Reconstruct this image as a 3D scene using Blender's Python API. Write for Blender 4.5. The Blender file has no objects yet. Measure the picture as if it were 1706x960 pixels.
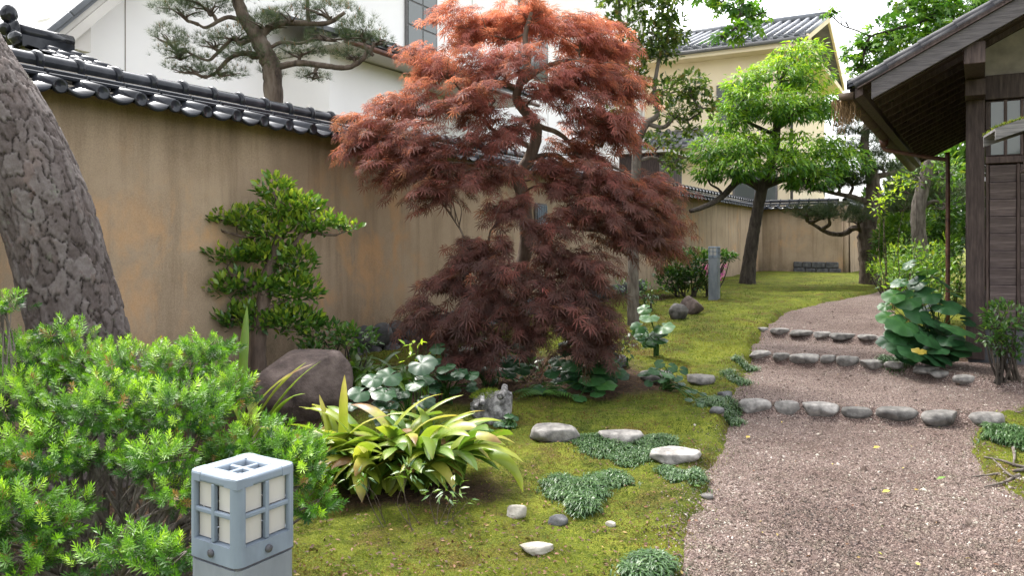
import bpy, bmesh, math
import numpy as np
from mathutils import Vector, Matrix

# ------------------------------------------------------------------ camera, world, sun, exposure
scene = bpy.context.scene
COL = scene.collection
F, CX, HY, EYE = 1300.0, 853.0, 400.0, 1.5          # focal length and horizon of the photo, eye height
cam_d = bpy.data.cameras.new("camera")
cam_d.sensor_width = 36; cam_d.lens = 36 * F / 1706
cam_d.shift_y = -(480 - HY) / 1706
cam_d.clip_end = 3000; cam_d.clip_start = 0.05
cam = bpy.data.objects.new("camera", cam_d); COL.objects.link(cam)
cam.location = (0, 0, EYE); cam.rotation_euler = (math.radians(90), 0, 0)
scene.camera = cam

SUN_EL, SUN_AZ = math.radians(57), math.radians(-42)   # azimuth from +Y, towards -X: behind the wall, left
w = bpy.data.worlds.new("World"); scene.world = w; w.use_nodes = True
nt = w.node_tree; nt.nodes.clear()
sky = nt.nodes.new("ShaderNodeTexSky"); sky.sky_type = 'NISHITA'; sky.sun_disc = False
sky.sun_elevation = SUN_EL; sky.sun_rotation = SUN_AZ; sky.air_density = 1.0; sky.dust_density = 4.0
hsv = nt.nodes.new("ShaderNodeHueSaturation"); hsv.inputs["Saturation"].default_value = 0.18
bg = nt.nodes.new("ShaderNodeBackground"); bg.inputs["Strength"].default_value = 0.15
wo = nt.nodes.new("ShaderNodeOutputWorld")
nt.links.new(sky.outputs[0], hsv.inputs["Color"]); nt.links.new(hsv.outputs[0], bg.inputs[0]); nt.links.new(bg.outputs[0], wo.inputs[0])
sd = bpy.data.lights.new("sun", 'SUN'); sd.energy = 1.0; sd.angle = math.radians(12); sd.color = (1, .95, .87)
sun = bpy.data.objects.new("sun", sd); COL.objects.link(sun)
ldir = Vector((math.sin(SUN_AZ) * math.cos(SUN_EL), math.cos(SUN_AZ) * math.cos(SUN_EL), math.sin(SUN_EL)))
sun.rotation_euler = (-ldir).to_track_quat('-Z', 'Y').to_euler()
scene.view_settings.view_transform = 'Standard'; scene.view_settings.look = 'None'
scene.view_settings.exposure = 2.42; scene.view_settings.gamma = 1; scene.view_settings.use_curve_mapping = False
scene.cycles.max_bounces = 8; scene.cycles.transparent_max_bounces = 8

rng = np.random.default_rng(7)

# ------------------------------------------------------------------ maths helpers
def norm(a): return a / np.maximum(np.linalg.norm(a, axis=-1, keepdims=True), 1e-9)
def sstep(a, b, x):
    t = np.clip((np.asarray(x, float) - a) / (b - a), 0, 1); return t * t * (3 - 2 * t)
def hash3(i, j, k, s=0):
    with np.errstate(over='ignore'):
        h = (i.astype(np.int64) * 374761393 + j.astype(np.int64) * 668265263 + k.astype(np.int64) * 2147483647 + s * 144665) & 0xffffffff
        h = ((h ^ (h >> 13)) * 1274126177) & 0xffffffff
        h = ((h ^ (h >> 16)) * 2246822519) & 0xffffffff
        return ((h ^ (h >> 15)) & 0xffffff) / float(0xffffff)
def vnoise(p, s=0):
    p = np.asarray(p, float); i = np.floor(p).astype(np.int64); f = p - i; f = f * f * (3 - 2 * f)
    r = 0
    for dx in (0, 1):
        for dy in (0, 1):
            for dz in (0, 1):
                wgt = (f[..., 0] if dx else 1 - f[..., 0]) * (f[..., 1] if dy else 1 - f[..., 1]) * (f[..., 2] if dz else 1 - f[..., 2])
                r = r + wgt * hash3(i[..., 0] + dx, i[..., 1] + dy, i[..., 2] + dz, s)
    return r
def fbm(p, oct=4, s=0):
    a, r, t = 1, 0, 0
    for o in range(oct):
        r = r + a * vnoise(np.asarray(p) * 2 ** o + 17.3 * o, s + o); t += a; a *= .5
    return r / t
def n2(x, y, sc, s=0, oct=3): return fbm(np.stack([x * sc, y * sc, np.full_like(x, .37)], -1), oct, s)

# ------------------------------------------------------------------ terrain
def r1(x): return 6.48 - .26 * (x - 1.9)
def r2(x): return np.interp(x, [2.6, 3.9, 4.35, 6.5], [8.55, 7.8, 7.0, 6.2])
def r3(x): return 9.95 - .68 * (x - 3.18)
def PH(x, y):
    return (.015 + .004 * np.clip(y, 0, 9) + .105 * sstep(-.08, .08, y - r1(x)) + .10 * sstep(-.08, .08, y - r2(x))
            + .09 * sstep(-.08, .08, y - r3(x)) + .012 * np.clip(y - 10, 0, 12))
def xl(y): return np.interp(y, [0, 3.44, 3.93, 4.58, 5.66, 6.5, 7.37, 8.55, 9.77, 9.95, 12.2, 13.9, 15.95, 17.4, 19],
                            [.1, .76, .91, 1.15, 1.51, 1.81, 2.18, 2.6, 3.07, 3.18, 4.3, 5.63, 7.45, 8.6, 10.5])
def xr(y): return np.interp(y, [0, 4.05, 4.4, 4.87, 5.4, 6, 6.5, 7, 7.6, 8.06, 9.63, 12.1, 15.3, 18],
                            [5, 4.3, 2.95, 2.95, 3.12, 3.63, 4.4, 5.4, 5.4, 4.35, 4.85, 5.9, 7.4, 8.6])
def psd(x, y):
    wob = (n2(x, y, 2.2, 5) - .5) * .22 + (n2(x, y, 9, 6) - .5) * .07
    return np.minimum(x - xl(y), xr(y) - x) + wob
def MH(x, y):
    b = np.interp(y, [0, 3.5, 5.5, 6.5, 8.5, 10, 15, 25, 40], [.02, .04, .10, .155, .27, .37, .44, .48, .48])
    near = sstep(30, 12, y)
    return b + near * ((n2(x, y, 1.1, 1) - .5) * .13 + (n2(x, y, 4.5, 2) - .5) * .07 + (n2(x, y, 13, 3, 2) - .5) * .035)
def GH(x, y):
    x = np.asarray(x, float); y = np.asarray(y, float)
    s = psd(x, y); k = sstep(-.1, .06, s)
    p = PH(x, y)
    return MH(x, y) * (1 - k) + (p - .035) * k + .02 * np.exp(-((s + .08) / .1) ** 2)
_gx = np.arange(-6, 12.01, .035); _gy = np.concatenate([np.arange(1, 14, .035), np.arange(14, 33, .12)])
_GX, _GY = np.meshgrid(_gx, _gy, indexing='ij'); _PSD = psd(_GX, _GY); _k = sstep(-.1, .06, _PSD); _PHG = PH(_GX, _GY)
_GHG = MH(_GX, _GY) * (1 - _k) + (_PHG - .035) * _k + .02 * np.exp(-((_PSD + .08) / .1) ** 2)
_HHG = np.where(_PSD > 0, np.maximum(_PHG, _GHG), _GHG)
def look(A, x, y):
    x = np.asarray(x, float); y = np.asarray(y, float)
    i = np.clip((x + 6) / .035, 0, len(_gx) - 1.001); j = np.clip(np.interp(y, _gy, np.arange(len(_gy))), 0, len(_gy) - 1.001)
    i0, j0 = i.astype(int), j.astype(int); a, b = i - i0, j - j0
    return A[i0, j0] * (1 - a) * (1 - b) + A[i0 + 1, j0] * a * (1 - b) + A[i0, j0 + 1] * (1 - a) * b + A[i0 + 1, j0 + 1] * a * b
def HH(x, y): return look(_HHG, x, y)
def gpsd(x, y): return look(_PSD, x, y)
def W(px, py, Y): return np.array([(px - CX) / F * Y, Y, EYE - (py - HY) / F * Y])
_Ys = np.concatenate([np.arange(1.2, 12, .01), np.arange(12, 60, .04)])
def G(px, py, dz=0.0):
    x = (px - CX) / F * _Ys; z = EYE - (py - HY) / F * _Ys
    h = HH(x, _Ys); i = np.argmax(z <= h)
    return np.array([x[i], _Ys[i], h[i] + dz])
def GY(px, Y, dz=0.0):
    x = (px - CX) / F * Y
    return np.array([x, Y, float(HH(np.array([x]), np.array([Y]))[0]) + dz])

# ------------------------------------------------------------------ mesh builder
class MB:
    def __init__(s): s.v = []; s.f = {3: [], 4: []}; s.t = []; s.c = []; s.n = 0; s.ng = []
    def add(s, V, Fs, tint=.5, aux=0.0):
        V = np.asarray(V, float).reshape(-1, 3)
        for Fa in (Fs if isinstance(Fs, (list, tuple)) and len(Fs) and isinstance(Fs[0], np.ndarray) and Fs[0].ndim == 2 else [np.asarray(Fs)]):
            s.f[Fa.shape[1]].append(Fa + s.n)
        s.v.append(V); s.t.append(np.broadcast_to(np.asarray(tint, float), (len(V),))); s.c.append(np.broadcast_to(np.asarray(aux, float), (len(V),)))
        s.n += len(V); return s
    def inst(s, T, P, R, S, tint=.5):
        V, Fa = T; n, m = len(P), len(V)
        if n == 0: return s
        S = np.asarray(S, float); S = S[:, None, None] if S.ndim == 1 else S[:, None, :]
        Vv = P[:, None, :] + np.einsum('nij,nmj->nmi', R, V[None] * S)
        Ff = (Fa[None] + (np.arange(n) * m)[:, None, None]).reshape(-1, Fa.shape[1])
        s.add(Vv.reshape(-1, 3), Ff, np.repeat(np.broadcast_to(np.asarray(tint, float), (n,)), m)); return s
    def mesh(s, name, mat, smooth=True):
        me = bpy.data.meshes.new(name)
        V = np.concatenate(s.v).astype(np.float32)
        L, st = [], []; o = 0
        for k in (3, 4):
            if s.f[k]:
                A = np.concatenate(s.f[k]).astype(np.int32); L.append(A.ravel()); st.append(o + np.arange(len(A)) * k); o += A.size
        L = np.concatenate(L); st = np.concatenate(st).astype(np.int32)
        me.vertices.add(len(V)); me.vertices.foreach_set('co', V.ravel())
        me.loops.add(len(L)); me.loops.foreach_set('vertex_index', L.astype(np.int32))
        me.polygons.add(len(st)); me.polygons.foreach_set('loop_start', st)
        me.polygons.foreach_set('use_smooth', np.full(len(st), smooth))
        a = me.attributes.new('tint', 'FLOAT', 'POINT'); a.data.foreach_set('value', np.concatenate(s.t).astype(np.float32))
        a = me.attributes.new('aux', 'FLOAT', 'POINT'); a.data.foreach_set('value', np.concatenate(s.c).astype(np.float32))
        me.update(calc_edges=True); me.validate()
        if mat: me.materials.append(mat)
        return me
    def build(s, name, mat, parent=None, smooth=True):
        return link(name, s.mesh(name, mat, smooth), parent)
def link(name, me, parent=None, M=None):
    o = bpy.data.objects.new(name, me); COL.objects.link(o)
    if parent is not None: o.parent = parent
    if M is not None: o.matrix_basis = M
    return o
def tag(o, label, cat, group=None):
    o['label'] = label; o['category'] = cat
    if group: o['group'] = group
    return o
def kind(o, k): o['kind'] = k; return o
def thing(name, label, cat, loc=(0, 0, 0), rz=0, group=None):
    o = bpy.data.objects.new(name, None); COL.objects.link(o); o.empty_display_size = .1
    o.location = [float(c) for c in loc]; o.rotation_euler = (0, 0, rz)
    return tag(o, label, cat, group)
def local(mb, o):                       # shift world-built mesh data to an empty standing at o.location (no rotation)
    d = np.array(o.location)
    mb.v = [v - d for v in mb.v]; return mb

BOXF = np.array([[0, 1, 3, 2], [4, 6, 7, 5], [0, 4, 5, 1], [2, 3, 7, 6], [0, 2, 6, 4], [1, 5, 7, 3]])
def box(mb, lo, hi, tint=.5, M=None):
    lo, hi = np.minimum(lo, hi), np.maximum(lo, hi)
    V = np.array([[x, y, z] for x in (lo[0], hi[0]) for y in (lo[1], hi[1]) for z in (lo[2], hi[2])], float)
    if M is not None: V = V @ np.array(M.to_3x3()).T + np.array(M.translation)
    mb.add(V, BOXF, tint); return mb
def bevel_box_mesh(name, lo, hi, mat, b=.006, seg=2):
    bm = bmesh.new(); bmesh.ops.create_cube(bm, size=1)
    for v in bm.verts:
        for k in range(3): v.co[k] = lo[k] if v.co[k] < 0 else hi[k]
    bmesh.ops.bevel(bm, geom=bm.edges[:], offset=b, segments=seg, profile=.5, affect='EDGES')
    me = bpy.data.meshes.new(name); bm.to_mesh(me); bm.free(); me.materials.append(mat)
    a = me.attributes.new('tint', 'FLOAT', 'POINT'); a.data.foreach_set('value', np.full(len(me.vertices), rng.random(), np.float32))
    return me
def spline(P, k=6):
    P = np.asarray(P, float)
    if len(P) < 3:
        t = np.linspace(0, 1, k * 2)[:, None]; return P[0] * (1 - t) + P[-1] * t
    Q = np.vstack([2 * P[0] - P[1], P, 2 * P[-1] - P[-2]]); out = []
    for i in range(1, len(Q) - 2):
        a, b, c, d = Q[i - 1], Q[i], Q[i + 1], Q[i + 2]
        for t in np.linspace(0, 1, k, endpoint=False):
            out.append(.5 * (2 * b + (c - a) * t + (2 * a - 5 * b + 4 * c - d) * t * t + (3 * b - a - 3 * c + d) * t ** 3))
    out.append(P[-1]); return np.array(out)
def tube(mb, P, r, seg=8, tint=.5, cap=True, rough=0.0):
    P = np.asarray(P, float); n = len(P); r = np.interp(np.linspace(0, 1, n), np.linspace(0, 1, len(np.atleast_1d(r))), np.atleast_1d(r))
    T = norm(np.gradient(P, axis=0)); up = np.array([0, 0, 1.]) if abs(T[0][2]) < .9 else np.array([1., 0, 0])
    X = np.zeros_like(P); x = norm(np.cross(up, T[0]))
    for i in range(n):
        x = norm(x - T[i] * (x @ T[i])); X[i] = x
    Y = np.cross(T, X); a = np.linspace(0, 2 * np.pi, seg, endpoint=False)
    rr = r[:, None] * np.ones(seg)[None]
    if rough: rr = rr * (1 + rough * (rng.random((n, seg)) - .5))
    V = P[:, None] + rr[..., None] * (np.cos(a)[None, :, None] * X[:, None] + np.sin(a)[None, :, None] * Y[:, None])
    i, j = np.meshgrid(np.arange(n - 1), np.arange(seg), indexing='ij'); j2 = (j + 1) % seg
    Fq = np.stack([i * seg + j, i * seg + j2, (i + 1) * seg + j2, (i + 1) * seg + j], -1).reshape(-1, 4)
    V = V.reshape(-1, 3); fl = [Fq]
    if cap:
        V = np.vstack([V, P[0], P[-1]]); k = np.arange(seg); c0 = n * seg
        fl.append(np.concatenate([np.stack([np.full(seg, c0), (k + 1) % seg, k], 1), np.stack([np.full(seg, c0 + 1), (n - 1) * seg + k, (n - 1) * seg + (k + 1) % seg], 1)]))
    mb.add(V, fl, tint); return mb
def basis(d, u):
    y = norm(d); x = norm(np.cross(y, u)); z = np.cross(x, y); return np.stack([x, y, z], -1)
def rdir(n): return norm(rng.normal(size=(n, 3)))
_ico = {}
def ico(sub):
    if sub not in _ico:
        bm = bmesh.new(); bmesh.ops.create_icosphere(bm, subdivisions=sub, radius=1)
        _ico[sub] = (np.array([v.co[:] for v in bm.verts]), np.array([[v.index for v in f.verts] for f in bm.faces])); bm.free()
    return _ico[sub]

# ------------------------------------------------------------------ materials
def newmat(name):
    m = bpy.data.materials.new(name); m.use_nodes = True; n = m.node_tree.nodes; b = n['Principled BSDF']; return m, m.node_tree, b
def ramp(nt, fac, cols, pos=None):
    r = nt.nodes.new('ShaderNodeValToRGB'); e = r.color_ramp.elements
    pos = np.linspace(0, 1, len(cols)) if pos is None else pos
    while len(e) < len(cols): e.new(.5)
    for i, (c, p) in enumerate(zip(cols, pos)): e[i].position = float(p); e[i].color = (*c, 1)
    nt.links.new(fac, r.inputs[0]); return r.outputs[0]
def coords(nt, scale=(1, 1, 1), kindc='Object'):
    t = nt.nodes.new('ShaderNodeTexCoord'); mp = nt.nodes.new('ShaderNodeMapping'); mp.inputs['Scale'].default_value = scale
    nt.links.new(t.outputs[kindc], mp.inputs[0]); return mp.outputs[0]
def noise(nt, co, scale, det=5, rough=.55, dist=0):
    n = nt.nodes.new('ShaderNodeTexNoise'); n.inputs['Scale'].default_value = scale; n.inputs['Detail'].default_value = det
    n.inputs['Roughness'].default_value = rough; n.inputs['Distortion'].default_value = dist; nt.links.new(co, n.inputs['Vector']); return n.outputs[0]
def attr(nt, name='tint'):
    a = nt.nodes.new('ShaderNodeAttribute'); a.attribute_name = name; return a.outputs['Fac']
def mix(nt, fac, a, b, mode='MIX'):
    m = nt.nodes.new('ShaderNodeMix'); m.data_type = 'RGBA'; m.blend_type = mode
    if isinstance(fac, float): m.inputs[0].default_value = fac
    else: nt.links.new(fac, m.inputs[0])
    for k, c in ((6, a), (7, b)):
        if isinstance(c, tuple): m.inputs[k].default_value = (*c, 1)
        else: nt.links.new(c, m.inputs[k])
    return m.outputs[2]
def bump(nt, b, h, st=.3, dist=.02):
    n = nt.nodes.new('ShaderNodeBump'); n.inputs['Strength'].default_value = st; n.inputs['Distance'].default_value = dist
    nt.links.new(h, n.inputs['Height']); nt.links.new(n.outputs[0], b.inputs['Normal'])
def leafmat(name, cols, rough=.45, trans=.35, spec=.4, pos=None, coat=0.0, tcol=1.6, spots=False):
    m, t, b = newmat(name); c = ramp(t, attr(t), cols, pos)
    co = coords(t); c = mix(t, ramp(t, noise(t, co, 9, 3), [(0, 0, 0), (1, 1, 1)], [.35, .7]), c, mix(t, 1.0, c, (.72, .8, .7), 'MULTIPLY'))
    if spots: c = mix(t, ramp(t, noise(t, co, 26, 6, .7), [(0, 0, 0), (.8, .8, .8)], [.60, .68]), c, (.20, .12, .05))
    t.links.new(c, b.inputs['Base Color']); b.inputs['Roughness'].default_value = rough; b.inputs['Specular IOR Level'].default_value = spec
    b.inputs['Coat Weight'].default_value = coat; b.inputs['Coat Roughness'].default_value = .25
    tr = t.nodes.new('ShaderNodeBsdfTranslucent'); g = mix(t, 1.0, c, (tcol, tcol, tcol * .6), 'MULTIPLY'); t.links.new(g, tr.inputs[0])
    ms = t.nodes.new('ShaderNodeMixShader'); ms.inputs[0].default_value = trans
    t.links.new(b.outputs[0], ms.inputs[1]); t.links.new(tr.outputs[0], ms.inputs[2]); t.links.new(ms.outputs[0], t.nodes['Material Output'].inputs[0])
    return m
def surfmat(name, cols, scale=4, rough=.8, bst=.3, bdist=.01, stretch=(1, 1, 1), pos=None, spec=.3, bscale=None, det=6, tintmix=0.0, kindc='Object'):
    m, t, b = newmat(name); co = coords(t, stretch, kindc); n = noise(t, co, scale, det)
    c = ramp(t, n, cols, np.linspace(.3, .7, len(cols)) if pos is None else pos)
    if tintmix:
        tv = ramp(t, attr(t), [(1 - tintmix,) * 3, (1 + tintmix,) * 3]); c = mix(t, 1.0, c, tv, 'MULTIPLY')
    t.links.new(c, b.inputs['Base Color']); b.inputs['Roughness'].default_value = rough; b.inputs['Specular IOR Level'].default_value = spec
    if bst: bump(t, b, noise(t, co, bscale or scale * 4, 6, .65), bst, bdist)
    return m
M = {}
M['bark'] = surfmat('bark', [(.03, .022, .017), (.10, .075, .058), (.16, .13, .105)], 14, .9, .8, .03, (1, 1, .25))
M['bark_grey'] = surfmat('bark_grey', [(.05, .042, .035), (.13, .11, .092), (.2, .18, .155)], 16, .9, .8, .03, (1, 1, .3))
M['bark_dark'] = surfmat('bark_dark', [(.018, .014, .011), (.05, .04, .032), (.085, .07, .055)], 14, .9, .8, .03, (1, 1, .3))
M['bark_maple'] = surfmat('bark_maple', [(.05, .036, .028), (.12, .085, .065), (.19, .15, .12)], 12, .8, .6, .02, (1, 1, .3))
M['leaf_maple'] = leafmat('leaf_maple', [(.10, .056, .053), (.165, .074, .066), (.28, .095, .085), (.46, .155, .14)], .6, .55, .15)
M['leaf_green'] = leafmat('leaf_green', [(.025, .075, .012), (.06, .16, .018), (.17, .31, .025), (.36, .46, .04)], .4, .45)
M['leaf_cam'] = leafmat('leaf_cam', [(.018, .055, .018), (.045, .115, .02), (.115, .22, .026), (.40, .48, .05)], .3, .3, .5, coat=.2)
M['leaf_broad'] = leafmat('leaf_broad', [(.03, .06, .018), (.07, .12, .028), (.14, .19, .04), (.2, .14, .06)], .4, .45)
M['leaf_far'] = leafmat('leaf_far', [(.025, .065, .012), (.06, .14, .02), (.14, .25, .03), (.28, .34, .04)], .5, .35)
M['leaf_shrub'] = leafmat('leaf_shrub', [(.014, .042, .013), (.03, .08, .018), (.06, .135, .024), (.15, .23, .03)], .35, .28, .5)
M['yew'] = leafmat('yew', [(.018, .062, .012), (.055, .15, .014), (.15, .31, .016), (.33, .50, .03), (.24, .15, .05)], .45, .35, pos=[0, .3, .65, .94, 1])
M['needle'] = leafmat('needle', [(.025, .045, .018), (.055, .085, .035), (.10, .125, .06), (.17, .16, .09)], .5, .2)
M['bud'] = leafmat('bud', [(.22, .1, .04), (.33, .16, .07)], .7, .1)
M['strap'] = leafmat('strap', [(.04, .10, .014), (.12, .20, .024), (.27, .31, .035), (.42, .37, .085), (.22, .12, .05)], .38, .35, .45, pos=[0, .3, .6, .85, 1], spots=True)
M['round_leaf'] = leafmat('round_leaf', [(.012, .042, .018), (.024, .075, .025), (.046, .125, .03), (.26, .19, .03)], .4, .25, .35, pos=[0, .4, .8, 1], coat=.06)
M['fern'] = leafmat('fern', [(.02, .06, .012), (.05, .13, .02), (.1, .2, .03)], .5, .35)
M['mondo'] = leafmat('mondo', [(.02, .054, .017), (.048, .10, .032), (.10, .165, .058)], .35, .15)
M['petal'] = leafmat('petal', [(.45, .08, .36), (.65, .2, .5)], .5, .4)
M['moss_blade'] = leafmat('moss_blade', [(.04, .07, .014), (.105, .148, .02), (.215, .245, .034), (.14, .08, .034)], .8, .3, .1, pos=[0, .35, .75, 1])
M['litter'] = leafmat('litter', [(.05, .02, .012), (.12, .045, .02), (.2, .11, .05), (.42, .33, .06), (.10, .18, .03)], .7, .1, pos=[0, .4, .75, .9, 1])
M['gravel'] = leafmat('gravel_grain', [(.05, .037, .034), (.11, .075, .064), (.168, .12, .102), (.235, .18, .158), (.42, .37, .33)], .75, 0.0, .3, pos=[0, .3, .6, .85, 1])
M['tile'] = surfmat('glazed_tile', [(.009, .010, .014), (.022, .024, .03), (.05, .052, .06)], 7, .13, .05, .003, spec=.24, tintmix=.35, pos=[.3, .55, .85])
M['tile_house'] = surfmat('matt_black_tile', [(.014, .014, .017), (.035, .035, .04), (.06, .06, .062)], 7, .55, .2, .005, spec=.12, tintmix=.3)
M['tile_dull'] = surfmat('grey_tile', [(.07, .075, .085), (.16, .17, .19)], 3, .45, .15, .01, spec=.5, tintmix=.3)
M['mortar'] = surfmat('mortar', [(.16, .14, .12), (.28, .25, .21)], 6, .9, .3)
M['white_wall'] = surfmat('white_plaster', [(.78, .76, .75), (.86, .845, .835)], .7, .85, .08)
M['white_trim'] = surfmat('white_trim', [(.5, .47, .44), (.6, .57, .53)], 2, .7, .08)
M['beige_wall'] = surfmat('beige_plaster', [(.72, .60, .42), (.80, .68, .50)], .5, .85, .1)
M['wood'] = surfmat('old_wood', [(.022, .0135, .012), (.05, .032, .028), (.085, .06, .053)], 5, .62, .35, .006, (9, 9, 1), tintmix=.25, bscale=22)
M['wood_h'] = surfmat('old_boards', [(.035, .025, .025), (.075, .056, .054), (.125, .098, .095)], 5, .65, .35, .006, (1, 9, 14), tintmix=.3, bscale=12)
M['wood_grey'] = surfmat('weathered_wood', [(.08, .075, .075), (.13, .125, .125), (.19, .18, .175)], 6, .75, .35, .006, (1, 9, 14), bscale=14)
M['barge'] = surfmat('barge_wood', [(.045, .040, .042), (.075, .068, .07), (.11, .10, .10)], 6, .75, .35, .006, (1, 9, 14), bscale=14)
M['soffit'] = surfmat('soffit_wood', [(.028, .016, .012), (.062, .036, .027)], 5, .7, .3, .006, (1, 12, 4), tintmix=.2)
M['copper'] = surfmat('brown_pipe', [(.04, .016, .012), (.09, .035, .022), (.12, .06, .035)], 9, .45, .2, spec=.5)
M['gutter'] = surfmat('mossy_gutter', [(.03, .02, .016), (.07, .045, .03), (.06, .07, .02)], 8, .7, .4)
M['concrete'] = surfmat('dark_foundation', [(.05, .05, .055), (.09, .09, .095)], 6, .85, .3)
M['glass'] = newmat('pane_glass')[0]
_b = M['glass'].node_tree.nodes['Principled BSDF']; _b.inputs['Base Color'].default_value = (.09, .10, .095, 1); _b.inputs['Roughness'].default_value = .08; _b.inputs['Specular IOR Level'].default_value = .6
M['metal'] = surfmat('grey_blue_metal', [(.085, .105, .13), (.155, .19, .235), (.19, .23, .275)], 9, .5, .15, .003, (1, 1, .4), spec=.4, pos=[.25, .5, .7], det=10)
M['post_metal'] = surfmat('grey_post', [(.09, .105, .125), (.15, .168, .19), (.20, .22, .245)], 7, .55, .15, .003, (1, 1, .35), spec=.4)
M['bolt'] = surfmat('bolt', [(.04, .04, .05), (.1, .1, .11)], 30, .4, .1)
M['acrylic'] = surfmat('frosted_acrylic', [(.34, .325, .30), (.50, .485, .46)], 6, .5, .03, spec=.4, stretch=(1, 1, .3))
M['rock_brown'] = surfmat('brown_rock', [(.045, .034, .031), (.105, .079, .07), (.17, .132, .116)], 7, .9, .7, .02, det=9, bscale=34)
M['rock_grey'] = surfmat('grey_stone', [(.06, .057, .053), (.15, .141, .131), (.25, .236, .218)], 13, .8, .6, .012, det=10, bscale=45, tintmix=.5)
M['rock_pale'] = surfmat('pale_stone', [(.13, .115, .095), (.27, .25, .21), (.38, .355, .31)], 12, .8, .6, .01, det=9, bscale=40)
M['rock_dark'] = surfmat('dark_stone', [(.03, .03, .032), (.075, .075, .078), (.14, .14, .14)], 9, .85, .6, .015, det=8, bscale=40)
M['stump'] = surfmat('lichened_stump', [(.05, .048, .045), (.16, .155, .15), (.36, .35, .34)], 20, .9, .8, .02, pos=[.35, .5, .66], det=9)
M['straw'] = surfmat('dry_straw', [(.09, .055, .025), (.22, .14, .07)], 8, .9, .4, .01, (6, 6, .6))
M['thatch'] = surfmat('mossy_edge', [(.07, .065, .03), (.16, .15, .07), (.24, .2, .11)], 20, .95, .6)

def plaster():
    m, t, b = newmat('ochre_plaster'); co = coords(t)
    base = ramp(t, noise(t, co, 1.0, 8, .68), [(.27, .20, .138), (.36, .275, .195), (.44, .345, .25)], [.32, .52, .72])
    st = noise(t, coords(t, (3.4, 1, .26)), 1.5, 7, .6)                      # rain streaks
    c = mix(t, ramp(t, st, [(0, 0, 0), (.85, .85, .85)], [.48, .72]), base, (.17, .122, .082))
    st2 = noise(t, coords(t, (6, 1, .5)), 1.7, 7, .6, .2)                    # pale drips
    c = mix(t, ramp(t, st2, [(0, 0, 0), (.6, .6, .6)], [.60, .74]), c, (.42, .32, .22))
    big = ramp(t, noise(t, co, .42, 2, .5), [(0, 0, 0), (1, 1, 1)], [.50, .60]); pk = ramp(t, noise(t, coords(t, (2.0, 1, 1.2)), 1.7, 6, .6, .3), [(0, 0, 0), (.85, .85, .85)], [.48, .64])
    c = mix(t, mix(t, 1.0, big, pk, 'MULTIPLY'), c, (.50, .295, .15))        # peeled orange patches
    z = t.nodes.new('ShaderNodeSeparateXYZ'); t.links.new(co, z.inputs[0])   # grime runs from the tiles down
    mr = t.nodes.new('ShaderNodeMapRange'); t.links.new(z.outputs[2], mr.inputs[0]); mr.inputs[1].default_value = 1.95; mr.inputs[2].default_value = 2.6
    am = t.nodes.new('ShaderNodeMath'); am.operation = 'MULTIPLY'; t.links.new(mr.outputs[0], am.inputs[0]); t.links.new(ramp(t, noise(t, coords(t, (2.5, 1, .2)), 2.2, 6), [(0, 0, 0), (.9, .9, .9)], [.3, .7]), am.inputs[1])
    c = mix(t, am.outputs[0], c, (.10, .075, .055))
    mr2 = t.nodes.new('ShaderNodeMapRange'); t.links.new(z.outputs[2], mr2.inputs[0]); mr2.inputs[1].default_value = .95; mr2.inputs[2].default_value = .35
    am2 = t.nodes.new('ShaderNodeMath'); am2.operation = 'MULTIPLY'; t.links.new(mr2.outputs[0], am2.inputs[0]); t.links.new(ramp(t, noise(t, coords(t, (2, 1, 1.2)), 3, 8, .7), [(0, 0, 0), (1, 1, 1)], [.35, .6]), am2.inputs[1])
    c = mix(t, am2.outputs[0], c, (.13, .105, .07))                          # splashed soil and damp at the foot
    c = mix(t, .22, c, ramp(t, noise(t, co, 110, 3), [(.12, .085, .055), (.5, .37, .25)], [.3, .7]))
    t.links.new(c, b.inputs['Base Color']); b.inputs['Roughness'].default_value = .92; b.inputs['Specular IOR Level'].default_value = .15
    bump(t, b, noise(t, co, 120, 4, .7), .35, .006); return m
M['plaster'] = plaster()
def mossmat():
    m, t, b = newmat('moss'); co = coords(t, kindc='Object')
    c = ramp(t, noise(t, co, 1.5, 8, .66), [(.028, .048, .012), (.068, .10, .015), (.14, .178, .022), (.215, .24, .03)], [.34, .45, .55, .67])
    c = mix(t, ramp(t, noise(t, co, 2.6, 8, .72), [(0, 0, 0), (1, 1, 1)], [.51, .62]), c, (.10, .062, .03))
    c = mix(t, .5, c, ramp(t, noise(t, co, 75, 5, .7), [(.014, .02, .005), (.22, .21, .025)], [.35, .68]))
    c = mix(t, ramp(t, noise(t, co, 8, 7, .7), [(.75, .75, .75), (0, 0, 0)], [.38, .5]), c, mix(t, 1.0, c, (.42, .5, .5), 'MULTIPLY'))
    c = mix(t, attr(t, 'aux'), c, ramp(t, noise(t, co, 30, 6, .7), [(.022, .015, .011), (.075, .048, .032), (.13, .07, .04)], [.3, .55, .75]))
    t.links.new(c, b.inputs['Base Color']); b.inputs['Roughness'].default_value = .95; b.inputs['Specular IOR Level'].default_value = .1
    bump(t, b, noise(t, co, 60, 6, .75), .9, .03); return m
def soil(x, y):
    v = 0
    for cx, cy, rx, ry in ((.15, 7.6, 1.2, .9), (-1.2, 7.0, 1.3, .9), (-.55, 4.5, .55, .35), (-2.4, 3.7, 1.25, 1.1), (-2.4, 5.6, 1.3, 1.0), (.7, 7.2, .9, .6), (2.2, 14.8, .9, .8), (4.4, 8.2, .7, .5), (5.0, 7.2, 1.0, .5)):
        v = np.maximum(v, 1 - sstep(.7, 1.15, np.sqrt(((x - cx) / rx) ** 2 + ((y - cy) / ry) ** 2) + (n2(x, y, 3, 61) - .5) * .5))
    return v
M['moss'] = mossmat()
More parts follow.
